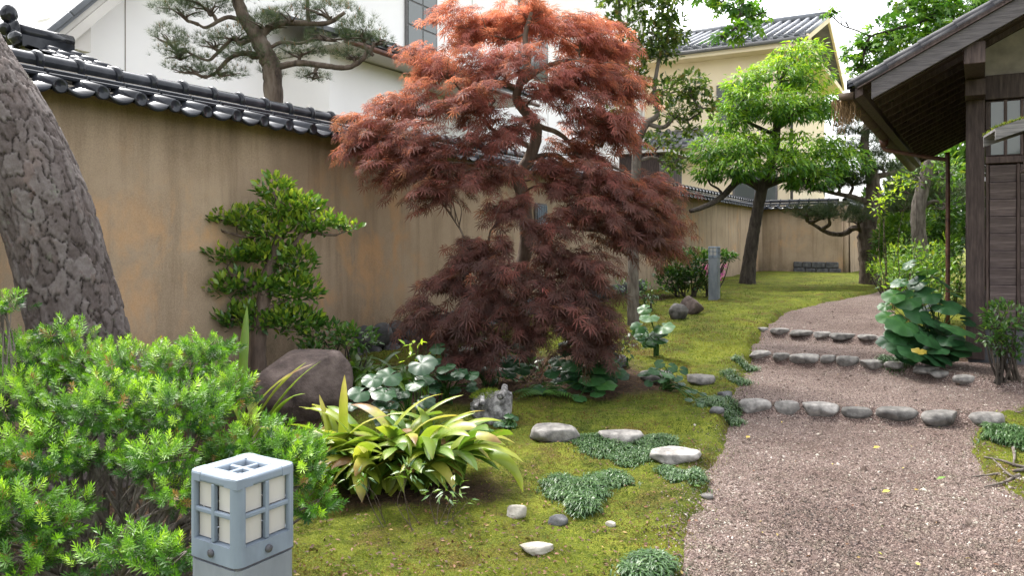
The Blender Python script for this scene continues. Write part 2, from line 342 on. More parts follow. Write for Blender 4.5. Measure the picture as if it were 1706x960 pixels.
def gravmat():
    m, t, b = newmat('gravel'); co = coords(t)
    v = t.nodes.new('ShaderNodeTexVoronoi'); v.inputs['Scale'].default_value = 130; t.links.new(co, v.inputs['Vector'])
    sp = t.nodes.new('ShaderNodeSeparateColor'); t.links.new(v.outputs['Color'], sp.inputs[0])
    c = ramp(t, sp.outputs[0], [(.046, .034, .031), (.10, .068, .058), (.155, .11, .095), (.21, .16, .14), (.35, .31, .275)], [0, .3, .6, .88, 1])
    c = mix(t, ramp(t, noise(t, co, 1.3, 7, .65), [(0, 0, 0), (.9, .9, .9)], [.42, .66]), c, mix(t, 1.0, c, (.6, .53, .5), 'MULTIPLY'))
    t.links.new(c, b.inputs['Base Color']); b.inputs['Roughness'].default_value = .85; b.inputs['Specular IOR Level'].default_value = .25
    bump(t, b, v.outputs['Distance'], .8, .012); return m
M['gravel_sheet'] = gravmat()
def barkplate():
    m, t, b = newmat('pine_plates'); co = coords(t)
    c = ramp(t, attr(t), [(.085, .068, .064), (.125, .105, .10), (.17, .15, .145), (.125, .085, .073)], [0, .4, .8, 1])
    c = mix(t, ramp(t, noise(t, co, 22, 7, .7), [(0, 0, 0), (1, 1, 1)], [.35, .7]), mix(t, 1.0, c, (.6, .56, .54), 'MULTIPLY'), c)
    c = mix(t, ramp(t, noise(t, co, 5, 5), [(0, 0, 0), (.5, .5, .5)], [.55, .70]), c, (.15, .11, .095)); c = mix(t, ramp(t, noise(t, co, 8, 7, .7), [(0, 0, 0), (.6, .6, .6)], [.60, .68]), c, (.15, .17, .12))
    c = mix(t, attr(t, 'aux'), c, (.035, .027, .023))
    t.links.new(c, b.inputs['Base Color']); b.inputs['Roughness'].default_value = .85; b.inputs['Specular IOR Level'].default_value = .25
    bump(t, b, noise(t, coords(t, (1, 1, .5)), 40, 9, .75), .9, .014); return m
M['pine_plates'] = barkplate()
# ------------------------------------------------------------------ ground and path
def grid_mesh(xs, ys, zf, keep=None):
    X, Y = np.meshgrid(xs, ys, indexing='ij'); Z = zf(X, Y); n, m = X.shape
    i, j = np.meshgrid(np.arange(n - 1), np.arange(m - 1), indexing='ij')
    Fq = np.stack([i * m + j, (i + 1) * m + j, (i + 1) * m + j + 1, i * m + j + 1], -1).reshape(-1, 4)
    V = np.stack([X, Y, Z], -1).reshape(-1, 3)
    if keep is not None:
        c = V[Fq].mean(1); Fq = Fq[keep(c[:, 0], c[:, 1])]
        u, inv = np.unique(Fq, return_inverse=True); V = V[u]; Fq = inv.reshape(-1, 4)
    return V, Fq
out = np.array([.4, 1, 2, 4, 8, 16, 32, 64, 128, 256, 500, 900])
xs = np.concatenate([-4.5 - out[::-1], np.arange(-4.5, 8.5, .045), 8.5 + out])
ys = np.concatenate([1.5 - out[::-1], np.arange(1.5, 13, .045), np.arange(13, 30, .15), 30 + out])
g = MB(); V_, F_ = grid_mesh(xs, ys, GH); g.add(V_, F_, .5, soil(V_[:, 0], V_[:, 1])); kind(g.build('ground', M['moss']), 'structure')
g = MB(); g.add(*grid_mesh(np.arange(-1.2, 9.5, .04), np.concatenate([np.arange(1, 13, .04), np.arange(13, 19, .1)]),
    lambda x, y: PH(x, y) + (n2(x, y, 3, 11) - .5) * .02, lambda x, y: (psd(x, y) > -.16)))
kind(g.build('gravel_path', M['gravel_sheet']), 'structure')

# ------------------------------------------------------------------ tiled garden wall
D1 = norm(np.array([.490, .872])); WA = np.array([-3.37, 5.52])
TP = .30                                                              # tile pitch
def tile_profile(n=21):
    k = n // 2; u1 = np.linspace(0, .66, k); u2 = .66 + .34 * (1 - np.cos(np.linspace(0, np.pi, n - k))) / 2
    return np.concatenate([u1, u2]), np.concatenate([-.028 * np.sin(np.pi * u1 / .66), .056 * np.sqrt(np.clip(1 - ((u2 - .83) / .17) ** 2, 0, 1))])
def make_eave_tile(mat):
    mb = MB(); u, z = tile_profile(21); n = len(u)
    x = u * TP * 1.02
    rows = []
    for (yy, zz) in ((-.02, .072), (-.30, .0)): rows.append(np.stack([x, np.full(n, yy), z + zz], 1))
    dip = np.where(np.arange(n) < n // 2, -.022 * np.sin(np.pi * np.clip(u, 0, .66) / .66) ** .6 - .014, -.03)                 # thick hanging front lip
    rows.append(np.stack([x, np.full(n, -.306), z + dip], 1)); rows.append(np.stack([x, np.full(n, -.285), z + dip], 1))
    rows.append(np.stack([x, np.full(n, -.02), z + .05], 1))
    V = np.concatenate(rows); k = np.delete(np.arange(n - 1), n // 2 - 1); fs = []
    for a in range(4): fs.append(np.stack([a * n + k, a * n + k + 1, (a + 1) * n + k + 1, (a + 1) * n + k], 1))
    mb.add(V, np.concatenate(fs)[:, ::-1], rng.random())
    a = np.linspace(0, 2 * np.pi, 16, endpoint=False)                      # round end disc of the roll
    cx = TP * .84; c = np.stack([cx + .050 * np.cos(a), np.full(16, -.318), .0 + .050 * np.sin(a)], 1); b = c.copy(); b[:, 1] = -.285
    c2 = np.stack([cx + .038 * np.cos(a), np.full(16, -.310), .038 * np.sin(a)], 1)
    V = np.concatenate([b, c, c2, [[cx, -.310, 0]]]); k = np.arange(16); k2 = (k + 1) % 16
    mb.add(V, [np.concatenate([np.stack([k, k2, 16 + k2, 16 + k], 1), np.stack([16 + k, 16 + k2, 32 + k2, 32 + k], 1)])[:, ::-1], np.stack([32 + k2, 32 + k, np.full(16, 48)], 1)], rng.random())
    return mb.mesh('eave_tile', mat)
def make_ridge_tile(mat):
    mb = MB(); a = np.linspace(-.25 * np.pi, 1.25 * np.pi, 15); r = .062; P = []
    for x in (0, TP - .004): P.append(np.stack([np.full(15, x), r * np.cos(a), r * np.sin(a)], 1))
    k = np.arange(14); mb.add(np.concatenate(P), np.stack([k, k + 1, 15 + k + 1, 15 + k], 1), rng.random()); return mb.mesh('ridge_tile', mat)
def make_band(mat):
    mb = MB(); a = np.linspace(-.25 * np.pi, 1.25 * np.pi, 15); prof = [(-.026, .060), (-.026, .074), (-.012, .082), (.012, .082), (.026, .074), (.026, .060)]
    V = np.concatenate([np.stack([np.full(15, x), r * np.cos(a), r * np.sin(a)], 1) for x, r in prof]); fs = []; k = np.arange(14)
    for q in range(5): fs.append(np.stack([q * 15 + k, q * 15 + k + 1, (q + 1) * 15 + k + 1, (q + 1) * 15 + k], 1))
    mb.add(V, np.concatenate(fs), rng.random()); return mb.mesh('ridge_band', mat)
TILES = [make_eave_tile(M['tile']) for _ in range(4)]; RIDGES = [make_ridge_tile(M['tile']) for _ in range(4)]; BAND = make_band(M['tile'])
def nosh(y, z, mat):
    return [bevel_box_mesh('flat_tile', (.002, -y, z), (TP - .002, y, z + .032), mat, .008, 1) for _ in range(3)]
NOSH = [nosh(.155, 2.642, M['tile']), nosh(.122, 2.678, M['tile'])]
def T(x, y, z, rz=0): return Matrix.Translation((x, y, z)) @ Matrix.Rotation(rz, 4, 'Z')
def wall_run(root, L, x0=0.0, foot=None):
    n = int(L / TP)
    b = MB(); nx = max(2, int(L / .25)); xs_ = np.linspace(x0, x0 + L, nx)
    V, Fq = grid_mesh(xs_, np.linspace(0, 2.57, 12), lambda x, z: -.14 - .02 * (1 - z / 2.57) + (n2(x, z, 1.2, 21) - .5) * .02)
    V = V[:, [0, 2, 1]]; b.add(V, Fq)
    box(b, (x0, -.10, -.2), (x0 + L, .14, 2.575)); b.build('plaster_body', M['plaster'], root)
    m = MB(); box(m, (x0, -.13, 2.575), (x0 + L, .13, 2.615)); box(m, (x0, -.05, 2.64), (x0 + L, .05, 2.73)); m.build('mortar_bed', M['mortar'], root)
    r = MB(); V = np.array([[x0, .1, 2.60], [x0 + L, .1, 2.60], [x0 + L, .40, 2.48], [x0, .40, 2.48], [x0, .1, 2.55], [x0 + L, .1, 2.55], [x0 + L, .40, 2.43], [x0, .40, 2.43]])
    r.add(V, np.array([[0, 1, 2, 3], [7, 6, 5, 4], [3, 2, 6, 7], [0, 3, 7, 4], [1, 5, 6, 2]])); r.build('rear_slope', M['tile'], root)
    for i in range(n):
        x = x0 + i * TP; jj = rng.normal(size=3)
        link('eave_tile', TILES[i % 4], root, T(x, -.075 + .004 * jj[0], 2.55 + .003 * jj[1], .006 * jj[2]))
        link('ridge_tile', RIDGES[(i * 3) % 4], root, T(x, 0, 2.765 + .002 * jj[1]))
        link('ridge_band', BAND, root, T(x, 0, 2.765))
        for q in NOSH: link('flat_tile', q[i % 3], root, T(x, .002 * jj[0], 0))
    return root
ang1 = math.atan2(D1[1], D1[0]); T0 = -4.2
wstart = WA + D1 * T0
wall = thing('garden_wall', 'long ochre plaster garden wall capped with glossy black tiles', 'wall', (*wstart, 0), ang1)
LW = 23.6 - T0
wall_run(wall, LW)
def rockmesh(seed, r, mat, sub=3, amp=.25, freq=1.3, flat=0.0, fine=.04, tint=None, fac=.72):
    V, Fa = ico(sub); n_ = fbm(V * freq + seed * 3.7, 3, seed) - .5; n3 = fbm(V * freq * 5 + seed, 3, seed + 9) - .5
    d = 1 + amp * 2 * n_ + fine * 2 * n3
    Vv = V * d[:, None]; rr_ = np.random.default_rng(seed + 500)
    for _ in range(9):
        nn = norm(rr_.normal(size=3)); lim = rr_.uniform(fac, .95); ov = np.maximum(Vv @ nn - lim, 0); Vv = Vv - (ov * .8)[:, None] * nn
    if flat: Vv[:, 2] = np.where(Vv[:, 2] > flat, flat + (Vv[:, 2] - flat) * .3, Vv[:, 2])
    mb = MB(); mb.add(Vv * np.array(r), Fa, rng.random() if tint is None else tint); return mb.mesh('stone', mat)
for i in range(46):                                                    # rounded stones along the foot of the wall
    for k in range(2):
        x = 7.4 + i * .27 + k * .13
        if x > 8.3 + 8: continue
        link('foot_stone', rockmesh(i * 2 + k, (.15, .10, .135), M['rock_dark'], 3, .15), wall, T(x, -.20 + .02 * rng.normal(), .27 + .012 * (x - 10) + k * .22))
# lattice window in the wall
lx = 7.29 - T0
lat = bevel_box_mesh('lattice_frame', (lx - .02, -.20, 1.42), (lx + .34, -.17, 2.06), M['wood_grey'], .004, 1); fr = link('wall_lattice', lat, wall)
for i in range(6): link('slat', bevel_box_mesh('slat', (lx + .01 + i * .055, -.222, 1.45), (lx + .035 + i * .055, -.203, 2.03), M['metal'], .003, 1), fr)

e1p = wstart + D1 * LW
def far_wall(p, q, label):
    a = math.atan2(q[1] - p[1], q[0] - p[0]); L = float(np.hypot(*(np.array(q) - np.array(p))))
    r = thing('garden_wall', label, 'wall', (*p, 0), a); wall_run(r, L); return r
P2 = np.array([10.42, 24.6]); P3 = np.array([13.5, 29])
fw = far_wall(e1p + np.array([.12, -.15]), P2, 'short ochre wall section facing the camera behind the bright green tree')
for k in range(2):
    x = 1.05
    while x < 2.3:
        wd_ = rng.uniform(.22, .42); link('foot_stone', bevel_box_mesh('foot_stone', (x, -.215 - .02 * rng.random(), .40 + k * .205), (x + wd_ - .012, -.10, .596 + k * .2 + .01 * rng.random()), M['rock_dark'], .03, 3), fw); x += wd_
far_wall(P2 + np.array([.1, .05]), P3, 'far ochre wall end running off behind the twisted pine trunk')
pil = thing('wall_buttress', 'narrow plaster pier where the far wall turns', 'wall', (*(e1p + np.array([-.15, -.35])), 0), .1)
b = MB(); box(b, (-.16, -.14, .2), (.16, .14, 2.45)); b.build('pier_body', M['plaster'], pil)
b = MB(); box(b, (-.19, -.17, 2.45), (.19, .17, 2.52)); b.build('pier_cap', M['tile'], pil)

# ------------------------------------------------------------------ buildings behind the wall
def frame_of(p, ang): return (float(p[0]), float(p[1]), 0), ang
BW = WA + np.array([-D1[1], D1[0]]) * 4.5
wb = thing('white_house', 'tall white plastered house rising behind the garden wall', 'house', (*BW, 0), ang1)
b = MB()
V = np.array([[2.75, 0, 0], [24.9, 0, 0], [24.9, 0, 12.5], [10.5, 0, 12.5], [2.75, 0, 4.3]]); V2 = V + [0, 9, 0]; VV = np.vstack([V, V2])
b.add(VV, [np.array([[0, 1, 2, 3], [5, 8, 7, 6], [0, 5, 6, 1], [1, 6, 7, 2], [2, 7, 8, 3], [3, 8, 9, 4], [0, 4, 9, 5]]), np.array([[0, 3, 4], [5, 9, 8]])]); b.build('wall', M['white_wall'], wb, False)
sl = (12.5 - 4.3) / (10.5 - 2.75)
def slope_prism(mb, x0, x1, y0, y1, zoff, th, s=sl, xb=2.75, zb=4.3):
    z = lambda x: zb + (x - xb) * s + zoff
    V = np.array([[x, y, z(x) + t] for x in (x0, x1) for y in (y0, y1) for t in (0, th)]); mb.add(V, BOXF); return mb
slope_prism(MB(), 2.0, 10.7, -.75, 9.5, .02, .10).build('soffit', M['white_trim'], wb, False)
rf = slope_prism(MB(), 1.85, 10.8, -.80, 9.5, .125, .06).build('roof', M['tile_dull'], wb, False)
for i in range(26):
    x = 1.82 + i * .34; z = 4.3 + (x - 2.75) * sl + .19
    mt = Matrix.Translation((x, -.85, z)) @ Matrix.Rotation(-math.atan(sl), 4, 'Y')
    if i == 0: vt = bevel_box_mesh('verge_tile', (0, 0, -.01), (.50, .3, .075), M['tile_dull'], .02, 2)
    link('verge_tile', vt, rf, mt)
slope_prism(MB(), 1.95, 10.7, -.79, -.74, -.14, .16).build('bargeboard', M['white_trim'], wb, False)
for x in (2.55, 4.15, 5.75):
    box(MB(), (x - .0, -.70, 4.3 + (x - 2.75) * sl - .22), (x + .26, .02, 4.3 + (x - 2.75) * sl + .22)).build('purlin', M['white_trim'], wb, False)
for x in (3.75, 7.3, 12.9, 17):
    box(MB(), (x, -.006, 0), (x + .012, .0, 11)).build('panel_joint', M['mortar'], wb, False)
# projecting bay with tiled eave to the right of the pine
bx0 = 6.6
box(MB(), (bx0, -1.2, 0), (9.3, -.012, 4.62)).build('bay_wall', M['white_wall'], wb, False)
box(MB(), (9.3, -.5, 0), (12.6, -.012, 4.62)).build('bay_wall', M['white_wall'], wb, False)
ev = box(MB(), (bx0 - .3, -1.75, 4.64), (12.9, -.012, 4.72)).build('eave_soffit', M['white_trim'], wb, False)
tube(MB(), [[bx0 - .3, -1.82, 4.66], [12.9, -1.82, 4.62]], .05, 8).build('eave_gutter', M['copper'], wb)
V = np.array([[x, y, z + t] for x in (bx0 - .35, 12.95) for (y, z) in ((-1.8, 4.74), (-.02, 5.35)) for t in (0, .07)])
MB().add(V, BOXF).build('bay_roof', M['tile_dull'], wb, False)
for i in range(21):
    x = bx0 - .3 + i * .31
    if i == 0: bt = make_eave_tile(M['tile'])
    link('eave_tile', bt, ev, T(x, -1.56, 4.82))
def window(root, x0, x1, z0, z1, y, nx=2, nz=2, fm='white_trim'):
    f = link('window', bevel_box_mesh('window', (x0, y - .05, z0), (x1, y, z1), M[fm], .01, 1), root)
    for i in range(nx):
        for j in range(nz):
            a, c = x0 + .06 + i * (x1 - x0 - .08) / nx, z0 + .06 + j * (z1 - z0 - .08) / nz
            box(MB(), (a, y - .062, c), (a + (x1 - x0 - .08) / nx - .04, y - .054, c + (z1 - z0 - .08) / nz - .04)).build('pane', M['glass'], f, False)
    return f
window(wb, 10.2, 11.35, 5.55, 7.2, -.012, 2, 3, 'wood_grey'); window(wb, 15.2, 16.9, 6.0, 8.0, -.012, 2, 2, 'wood_grey')
tube(MB(), [[24.75, -.1, 0], [24.75, -.1, 12]], .06, 8).build('downpipe', M['white_trim'], wb)

RD = np.array([-D1[1], D1[0]])
sp_ = np.array([-5.16, 8.3])
sh = thing('shed', 'small gate roof of black tiles with ornate ridge end at far left', 'roof', (*sp_, 0), ang1)
box(MB(), (.02, -.7, 0), (.40, .7, 3.05)).build('wall', M['white_wall'], sh, False)
for s_sgn in (-1, 1):
    V = np.array([[x, s_sgn * y, z + t] for x in (-.05, .46) for (y, z) in ((0.0, 3.55), (1.35, 3.05)) for t in (-.05, .0)]); so_ = MB().add(V, BOXF).build('roof_slope', M['wood_grey'], sh, False)
    V = np.array([[x, s_sgn * y, z + t] for x in (.465, .50) for (y, z) in ((0.0, 3.56), (1.35, 3.06)) for t in (-.13, .03)]); MB().add(V, BOXF).build('bargeboard', M['wood_grey'], sh, False)
    for j in range(6):
        for i in range(2):
            mt = Matrix.Translation((-.05 + i * .26, s_sgn * (.05 + j * .225), 3.60 - (.05 + j * .225) * .37)) @ Matrix.Rotation(0 if s_sgn < 0 else math.pi, 4, 'Z') @ (Matrix.Identity(4) if s_sgn < 0 else Matrix.Translation((-.26, 0, 0)))
            if i == j == 0 and s_sgn < 0:
                mb = MB(); n = 13; u, z = tile_profile(n); k = np.arange(n - 1)
                V2 = np.concatenate([np.stack([u * .265, np.full(n, q), z * .8 + dz], 1) for q, dz in ((.02, 0), (-.26, -.085), (-.26, -.125))]); mb.add(V2, np.concatenate([np.stack([k, n + k, n + k + 1, k + 1], 1), np.stack([n + k, 2 * n + k, 2 * n + k + 1, n + k + 1], 1)])); rtile = mb.mesh('roof_tile', M['tile'])
            link('roof_tile', rtile, so_, mt)
box(MB(), (-.10, -.10, 3.54), (.46, .10, 3.66)).build('ridge_bed', M['tile'], sh, False)
tube(MB(), [[-.10, 0, 3.71], [.48, 0, 3.71]], .075, 12).build('ridge_roll', M['tile'], sh)
o = MB()                                                        # end ornament: plate, volutes and finial
for c, q, sd_ in (((-.16, 0, 3.68), (.06, .15, .14), 3), ((-.19, -.13, 3.60), (.06, .08, .07), 4), ((-.19, .13, 3.60), (.06, .08, .07), 5), ((-.18, 0, 3.86), (.09, .06, .10), 6), ((-.23, 0, 3.70), (.05, .075, .075), 7)):
    V, Fa = ico(3); d = 1 + .45 * (fbm(V * 3 + sd_, 2, sd_) - .5); o.add(V * d[:, None] * np.array(q) + np.array(c), Fa, rng.random())
kind(o.build('ridge_ornament', M['tile'], sh), 'stuff') if False else o.build('ridge_ornament', M['tile'], sh)

# beige house on the right, behind the wall
e2 = np.array([D1[1], -D1[0]])
BC = np.array([9.95, 28.0])
bb = thing('beige_house', 'cream rendered two storey house with grey tiled roofs beyond the garden', 'house', (*BC, 0), math.atan2(-e2[1], -e2[0]))
# local x: along the left face (to the left and away), local y: into the picture's left... solid lies at +x, -y
def bl(V): return np.array(V, float)
Lb, Db = 7.6, 9.0
box(MB(), (0, -Db, 0), (Lb, 0, 8.55)).build('wall', M['beige_wall'], bb, False)
def hip(root, z0, over, zr, name='roof'):
    a0, a1, c0, c1 = -over, Lb + over, -Db - over, over
    V = bl([[a0, c1, z0], [a1, c1, z0], [a1, c0, z0], [a0, c0, z0], [a0, -Db / 2, zr], [a1, -Db / 2, zr]])
    V = np.vstack([V, V + [0, 0, .12]])
    b = MB(); b.add(V, [np.array([[0, 1, 5, 4], [2, 3, 4, 5], [6, 10, 11, 7], [8, 11, 10, 9], [0, 6, 7, 1], [2, 8, 9, 3], [0, 4, 10, 6], [3, 9, 10, 4], [1, 7, 11, 5], [2, 5, 11, 8]])])
    return b.build(name, M['tile_dull'], root, False)
rf = hip(bb, 8.5, .75, 10.4)
s_ = 1.9 / (Db / 2 + .75)
for i in range(int((Lb + 1.5) / .36)):                               # rolls of the tiled slope that faces the garden
    x = -.72 + i * .36
    if i == 0: roll = tube(MB(), [[0, .77, 8.66], [0, -Db / 2, 8.66 + s_ * (Db / 2 + .77)]], .085, 6).mesh('tile_roll', M['tile_dull'])
    link('tile_roll', roll, rf, T(x, 0, 0))
for j in range(10):
    y = .72 - j * .5; link('tile_course', bevel_box_mesh('tile_course', (-.74, y - .02, 8.63 + (.75 - y) * s_), (Lb + .74, y + .02, 8.67 + (.75 - y) * s_), M['tile_dull'], .01, 1), rf)
for gx in (0.0, Lb - .1):
    V = bl([[gx, 0, 8.552], [gx, -Db, 8.552], [gx, -Db / 2, 10.15], [gx + .1, 0, 8.552], [gx + .1, -Db, 8.552], [gx + .1, -Db / 2, 10.15]]); MB().add(V, [np.array([[0, 1, 4, 3], [1, 2, 5, 4], [2, 0, 3, 5]]), np.array([[0, 2, 1], [3, 4, 5]])]).build('gable_wall', M['beige_wall'], bb, False)
tube(MB(), [[-.85, -Db / 2, 10.62], [Lb + .8, -Db / 2, 10.62]], .16, 10).build('ridge_roll', M['tile_dull'], bb)
tube(MB(), [[-.76, .85, 8.5], [Lb + .8, .85, 8.44]], .075, 8).build('eave_gutter', M['wood_grey'], bb)
tube(MB(), [[-.3, .8, 8.45], [-.1, .12, 8.0], [-.1, .12, 0]], .05, 8).build('downpipe', M['wood_grey'], bb)
box(MB(), (-.7, -Db - .7, 8.28), (Lb + .7, .72, 8.49)).build('eave_box', M['beige_wall'], bb, False)
for s in (0,):
    V = bl([[x, y, z + t] for x in (-.78, -.70) for (y, z) in ((.8, 8.42), (-Db / 2, 10.32)) for t in (0, .22)]); MB().add(V, BOXF).build('bargeboard', M['beige_wall'], bb, False)
    V = bl([[x, y, z + t] for x in (-.78, -.70) for (y, z) in ((-Db - .8, 8.42), (-Db / 2, 10.32)) for t in (0, .22)]); MB().add(V, BOXF).build('bargeboard', M['beige_wall'], bb, False)
lr = MB(); V = bl([[x, y, z + t] for x in (2.6, Lb + .4) for (y, z) in ((1.5, 4.9), (0.0, 5.6)) for t in (0, .12)]); lr.add(V, BOXF); lo = lr.build('lower_roof', M['tile_dull'], bb, False)
for i in range(15):
    if i == 0: roll2 = tube(MB(), [[0, 1.52, 5.04], [0, 0.02, 5.74]], .085, 6).mesh('tile_roll', M['tile_dull'])
    link('tile_roll', roll2, lo, T(2.66 + i * .36, 0, 0))
box(MB(), (2.8, 0.004, 4.6), (Lb + .3, 1.3, 4.88)).build('eave_box', M['beige_wall'], bb, False)
tube(MB(), [[2.6, 1.58, 4.9], [Lb + .4, 1.58, 4.86]], .07, 8).build('eave_gutter', M['wood_grey'], bb)
def win2(x0, x1, z0, z1):
    f = link('window', bevel_box_mesh('window', (x0, 0.0, z0), (x1, .07, z1), M['wood_grey'], .01, 1), bb)
    for i in range(2):
        a = x0 + .07 + i * (x1 - x0 - .1) / 2; box(MB(), (a, .072, z0 + .08), (a + (x1 - x0 - .1) / 2 - .05, .08, z1 - .08)).build('pane', M['glass'], f, False)
win2(1.0, 2.6, 5.9, 7.3); win2(.4, 2.0, 2.6, 4.0)
f = link('window', bevel_box_mesh('window', (-.07, -2.6, 6.0), (0, -1.2, 7.4), M['wood_grey'], .01, 1), bb)
for i in range(2): box(MB(), (-.08, -2.53 + i * .68, 6.08), (-.072, -1.93 + i * .68, 7.32)).build('pane', M['glass'], f, False)
# little wooden shed top just over the wall
ws = thing('lean_to', 'brown wooden lean-to with flat tin roof peeping over the wall', 'shed', (*(WA + D1 * 19.0 + np.array([-D1[1], D1[0]]) * 1.5), 0), ang1)
for i in range(10): link('board', bevel_box_mesh('board', (-1 + i * .2, 0, 0), (-.81 + i * .2, .03, 3.95), M['wood'], .006, 1), ws)
box(MB(), (-1, .035, 0), (1, 1.2, 3.95)).build('core', M['wood'], ws, False)
box(MB(), (.99, -.01, 0), (1.09, .08, 3.95)).build('corner_post', M['wood_grey'], ws, False)
box(MB(), (-1.2, -.35, 3.96), (1.35, 1.4, 4.03)).build('tin_roof', M['white_trim'], ws, False)

# ------------------------------------------------------------------ dark wooden house on the right
HA = math.radians(-31.0); HC = np.array([4.65, 8.0])
hs = thing('tea_house', 'dark wooden house with deep eaves at the right edge', 'house', (*HC, 0), HA)
def hb(name, lo, hi, mat='wood', b=.006, parent=None): return link(name, bevel_box_mesh(name, lo, hi, M[mat], b, 1), parent or hs)
hb('corner_post', (0, 0, .28), (.17, .17, 3.32))
hb('foundation', (.02, .06, -.1), (5.5, 7.1, .60), 'concrete', .01)
hb('sill_beam', (.172, .03, .602), (5.5, .16, .70))
hb('stile', (.172, .035, .702), (.205, .14, 2.30))
box(MB(), (.18, .10, .62), (5.5, .22, 3.35)).build('inner_wall', M['wood'], hs, False)
box(MB(), (.05, .175, .6), (.14, 7.0, 3.35)).build('side_wall', M['wood_h'], hs, False)
for c in range(9):
    x0 = .207 + c * .262
    if c: hb('batten', (x0 - .028, .020, .702), (x0 + .002, .09, 2.27))
    for k in range(9):
        z = .704 + k * .1735; mt = Matrix.Translation((x0 + .004, .062, z)) @ Matrix.Rotation(math.radians(9.5), 4, 'X')
        link('board', bevel_box_mesh('board', (0, -.014, 0), (.226, .012, .168), M['wood_h'], .003, 1), hs, mt)
hb('window_sill', (.172, .0, 2.275), (5.5, .14, 2.345))
wf = hb('window', (.172, .06, 2.35), (2.2, .095, 2.92))
for i in range(14):
    x = .21 + i * .14
    if i: hb('glazing_bar', (x - .016, .035, 2.352), (x + .010, .057, 2.918), 'wood', .003, wf)
    for j in range(2):
        box(MB(), (x + .012, .050, 2.365 + j * .275), (x + .122, .058, 2.625 + j * .275)).build('pane', M['glass'], wf, False)
hb('glazing_bar', (.18, .032, 2.625), (2.2, .05, 2.64), 'wood', .002, wf)
hb('head_beam', (.172, .015, 2.925), (5.5, .15, 3.17))
s5 = .52; ze, xe, yn, yf, xr_ = 2.965, -.86, -1.07, 7.4, 3.0
V = np.array([[.172, .05, 3.172], [5.4, .05, 3.172], [xr_, .05, ze + s5 * (xr_ - xe) - .05], [.172, .05, ze + s5 * (.172 - xe) - .05]]); V = np.vstack([V, V + [0, .04, 0]])
MB().add(V, [np.array([[0, 1, 2, 3], [7, 6, 5, 4], [0, 4, 5, 1], [2, 6, 7, 3], [0, 3, 7, 4]])]).build('gable_plaster', M['mortar'], hs, False)
def sprism(name, x0, x1, y0, y1, zoff, th, mat, parent=hs, side=1):
    z = lambda x: ze + s5 * (x - xe) + zoff
    f = (lambda x: x) if side > 0 else (lambda x: 2 * xr_ - x)
    V = np.array([[f(x), y, z(x) + t] for x in (x0, x1) for y in (y0, y1) for t in (0, th)]); return MB().add(V, BOXF).build(name, M[mat], parent, False)
for i in range(19):                                                      # soffit boards run up the slope between rafters
    y0 = yn + .03 + i * .445; sprism('soffit_board', xe, xr_, y0, y0 + .435, .0, .022, 'soffit')
for i in range(19):
    y0 = yn + .12 + i * .44; sprism('rafter', xe + .05, xr_, y0, y0 + .055, -.058, .056, 'wood')
roof = sprism('roof', xe - .03, xr_, yn, yf, .03, .06, 'tile_house'); sprism('roof', xe, xr_, yn, yf, .0, .09, 'tile', hs, -1)
sprism('bargeboard', xe + .10, xr_, yn - .045, yn - .003, -.17, .165, 'barge'); sprism('bargeboard', xe + .1, xr_ - .002, yn - .045, yn - .003, -.17, .165, 'wood_grey', hs, -1)
sprism('verge_strip', xe - .02, xr_, yn - .07, yn - .003, .0, .04, 'wood')
fascia = sprism('eave_fascia', xe - .05, xe + .02, yn, yf, -.07, .10, 'wood')
hb('purlin', (.0, yn + .02, 3.10), (.17, 6.9, 3.30)); hb('purlin', (-.004, -.30, 2.93), (.174, .16, 3.095))
vm = None
for i in range(15):                                                        # stepped verge tiles seen edge on, and the rows behind
    x = xe - .08 + i * .285; z = ze + s5 * (x - xe) + .125
    mt = Matrix.Translation((x, yn - .10, z)) @ Matrix.Rotation(-math.atan(s5), 4, 'Y')
    if vm is None:
        mb = MB(); a = np.linspace(-.2 * np.pi, 1.2 * np.pi, 12); k = np.arange(11); P_ = []
        for q, rr in ((0, .055), (.33, .045)): P_.append(np.stack([np.full(12, q), .09 + rr * np.cos(a), -.045 + rr * np.sin(a)], 1))
        mb.add(np.concatenate(P_), np.stack([k, k + 1, 13 + k, 12 + k], 1)); c = np.concatenate([P_[0], [[0, .09, -.03]]]); mb.add(c, np.stack([k + 1, k, np.full(11, 12)], 1))
        box(mb, (0, .03, -.10), (.33, .06, -.045)); vm = mb.mesh('verge_tile', M['tile_house'])
    link('verge_tile', vm, roof, mt)
for j in range(28):                                                         # eave tiles along the gutter side
    link('eave_tile', TILES[j % 4], roof, Matrix.Translation((xe + .19, yn + .30 + j * TP, ze + .055)) @ Matrix.Rotation(-math.pi / 2, 4, 'Z'))
gt = MB(); a = np.linspace(np.pi, 2 * np.pi, 9); k = np.arange(8)
P_ = [np.stack([xe - .13 + .065 * np.cos(a), np.full(9, y), ze - .03 - q + .065 * np.sin(a)], 1) for y, q in ((yn + .0, 0), (yf, .06))]
gt.add(np.concatenate(P_), np.stack([k, k + 1, 10 + k, 9 + k], 1)); box(gt, (xe - .195, yn - .01, ze - .10), (xe - .065, yn, ze - .03))
gut = gt.build('gutter', M['gutter'], hs)
sol = gut.modifiers.new('thick', 'SOLIDIFY'); sol.thickness = .008
dp = MB(); tube(dp, spline([[xe - .13, 2.43, ze - .10], [xe - .13, 2.43, ze - .22], [xe + .0, 2.43, ze - .27], [-.42, 2.40, ze - .38], [-.26, 2.38, ze - .42], [-.235, 2.38, ze - .50], [-.235, 2.38, .35]], 6), .027, 10); dp.build('downpipe', M['copper'], hs)
dp = MB(); tube(dp, [[xe - .13, 2.43, ze - .20], [xe - .13, 2.43, ze - .08]], [.045, .07], 10); dp.build('gutter_outlet', M['copper'], hs)
